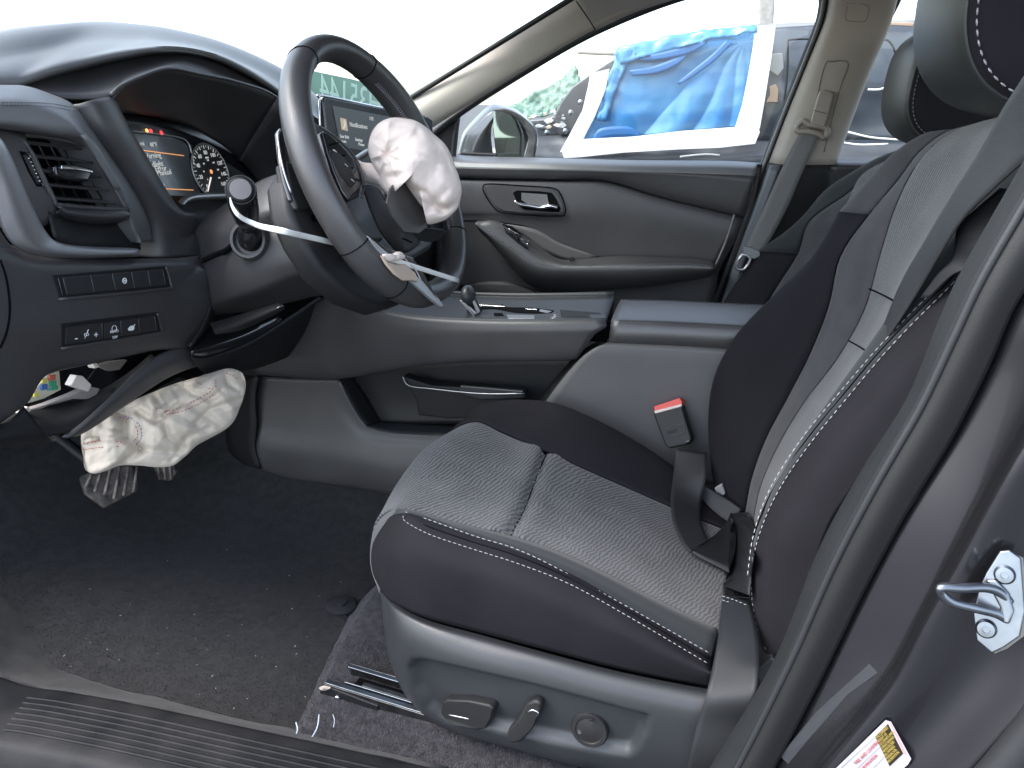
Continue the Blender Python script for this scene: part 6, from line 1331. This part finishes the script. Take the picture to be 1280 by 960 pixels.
# ============================================================ DRIVER BELT
bl = thing('driver_seat_belt', PY(1180, 280, .9), 'dark grey driver seat belt slack over the backrest and tucked into the seat', 'seat belt')
loft('shoulder_webbing', [LY(.80, (1300, 60, .74), (1280, 94, .78), (1252, 138, .83), (1224, 190, .87), (1192, 240, .89), (1155, 302, .905), (1125, 355, .915), (1098, 420, .925), (1083, 439, .94)), LY(.78, (1330, 160, .70), (1300, 184, .73), (1276, 204, .75), (1232, 244, .79), (1200, 278, .83), (1172, 322, .86), (1146, 366, .88), (1110, 420, .90), (1085, 441, .93))], M['web'], bl, nu=6, nv=8, th=.0016)
loft('webbing_return', [LY(.86, (1250, 235, .83), (1215, 265, .85), (1197, 282, .86), (1190, 320, .865), (1170, 345, .87), (1150, 372, .88)), LY(.84, (1285, 240, .80), (1252, 285, .82), (1228, 325, .83), (1213, 334, .84), (1190, 343, .85), (1160, 372, .87))], M['web'], bl, nu=6, nv=6, th=.0016)
# buckle
bk_ = thing('belt_buckle', PY(840, 530, 1.33), 'black seat belt buckle with red release button beside the console', 'buckle')
bko = PY(840, 535, 1.325); bkn = Vector((-.3, -.9, .3)).normalized()
def KB(px, py, h=0): return PP(px, py, bko, bkn)+bkn*h
prism('buckle_body', [KB(*p) for p in ((816, 513), (820, 511), (848, 505), (852, 508), (864, 548), (862, 553), (858, 556), (836, 561), (831, 556), (818, 522))], .024, M['dark'], bk_, .004, 4)
prism('release_button', [KB(*p, .0005) for p in ((817, 508), (850, 497), (853, 503), (852, 507), (820, 515), (818, 513))], .018, M['red'], bk_, .002)
prism('button_rim', [KB(*p, .0012) for p in ((818, 513.5), (852, 505), (852.5, 508), (819, 517))], .004, mat('rim_pale', (.5, .42, .4), .4), bk_, .0006)
tube('label_plate_edge', [KB(*p, .001) for p in ((833, 536), (853, 530), (856, 540), (837, 546))], .0008, M['plast'], bk_, n=5, closed=True, sub=2)
text('embossed_mark', 'PRESS', KB(835, 543, .0008), KB(856, 536)-KB(835, 543), Vector((0, 0, 1)), .008, M['plast'], bk_)
tube('body_glint', [KB(857, 552, .001), KB(862, 551, .001)], .0008, M['silver'], bk_, n=5, sub=1)
# lap webbing from buckle, folds, and anchor strap
def rib(nm, L, R, m_='web', w=6): return loft(nm, [L, [a.lerp(b, .5) for a, b in zip(L, R)], R], M[m_], bl, nu=w, nv=4, th=.0016)
SB = [ins, fbo, bol, strp, fb_, mp_, bi_, ns_, nb_]
def HB(off, *p): return HT(SB, *p, off=off)
rib('lap_webbing', LY(1.3, (845, 560, 1.31), (842, 590, 1.27)) + HB(.03, (839, 622), (841, 648), (850, 672), (862, 690)), LY(1.3, (884, 566, 1.30), (882, 595, 1.25)) + HB(.03, (877, 630), (876, 650), (882, 668), (888, 678)))
rib('webbing_fold', HB(.026, (858, 686), (878, 698), (900, 709), (912, 716)), HB(.040, (878, 680), (896, 666), (908, 652), (914, 640)), 'webd')
rib('webbing_fold', HB(.032, (909, 642), (917, 652), (920, 680), (914, 704), (905, 732)), HB(.036, (934, 640), (942, 655), (941, 690), (938, 720), (936, 744)), 'webd')
rib('cross_webbing', HB(.02, (874, 604), (890, 612), (908, 622), (928, 636)), HB(.02, (874, 620), (885, 632), (900, 645), (916, 656)), 'webd')
stitches('webbing_stitching', HB(.024, (895, 618), (908, 630), (916, 637)), M['thread'], bl, L=.004, gap=.003, r=.0006)
prism('buckle_stalk_end', HB(.018, (893, 611), (902, 606), (906, 618), (898, 622)), .006, mat('stalk_grey', (.3, .3, .3), .5), bl, .001)
prism('belt_tongue', HB(.04, (904, 728), (912, 722), (936, 732), (938, 748), (905, 744)), .006, M['gloss'], bl, .002)
tube('tongue_glint', HB(.043, (908, 731), (918, 734), (932, 741)), .0012, M['chrome'], bl, n=6)
rib('anchor_webbing', LY(.86, (904, 742, .90), (901, 765, .865), (897, 800, .82), (890, 835, .785), (882, 870, .755), (872, 905, .745), (862, 945, .735), (856, 985, .73)), LY(.86, (937, 752, .89), (944, 780, .85), (949, 810, .81), (948, 838, .775), (944, 872, .75), (932, 910, .745), (912, 955, .735), (900, 995, .73)), 'webd')
for o_ in (0, 5): stitches('webbing_stitching', LY(.885, (903, 745+o_, .888), (918, 750+o_, .884), (935, 757+o_, .88)), M['thread'], bl, L=.003, gap=.002, r=.0006)
prism('seat_hinge_cover', LY(.83, (944, 840), (965, 822), (972, 830), (950, 860)), .03, M['trim'], ds, .003)
# ============================================================ CLOSING PIECES JUST BEYOND THE FRAME
prism('dash_end_panel', [Vector((x, .715, z)) for x, z in ((-1.36, 1.06), (-1.0, 1.14), (-.86, 1.13), (-.84, 1.0), (-.86, .90), (-1.4, .88))], Vector((0, .02, 0)), M['dark'], dash, .006)
tube('near_windshield_pillar', [Vector((-1.4, .70, 1.07)), Vector((-1.1, .70, 1.28)), Vector((-.8, .71, 1.47)), Vector((-.55, .72, 1.55))], .035, M['paint'], car, n=12)
tube('roof_rail', [Vector((-.55, .72, 1.55)), Vector((0, .72, 1.59)), Vector((.7, .72, 1.58)), Vector((1.6, .74, 1.5))], .035, M['paint'], car, n=12)
loft('pillar_upper', [[Vector((.29, .70, 1.18)), Vector((.36, .71, 1.38)), Vector((.47, .72, 1.56))], [Vector((.32, .66, 1.18)), Vector((.39, .67, 1.38)), Vector((.50, .70, 1.56))], [Vector((.42, .64, 1.18)), Vector((.48, .66, 1.38)), Vector((.58, .69, 1.56))], [Vector((.50, .68, 1.18)), Vector((.55, .70, 1.38)), Vector((.62, .72, 1.56))]], M['paint'], car, nu=5, nv=4, th=.01)
rl_ = [back(sG, .16), [p+Vector((.21, .05, 0)) for p in sG], [a.lerp(b, .5)+Vector((.23, 0, 0)) for a, b in zip(sG, sA)], [p+Vector((.20, -.04, 0)) for p in sA], back(sA, .1)]
loft('backrest_rear_shell', rl_, M['bolster'], ds, nu=4, nv=5, flip=False)
rl2 = [[p+Vector((.12, -.11, 0)) for p in qd], [p+Vector((.2, -.08, 0)) for p in qd], [p+Vector((.2, -.04, 0)) for p in qa], back(qa, .09)]
loft('backrest_rear_shell', rl2, M['bolster'], ps_, nu=4, nv=5)
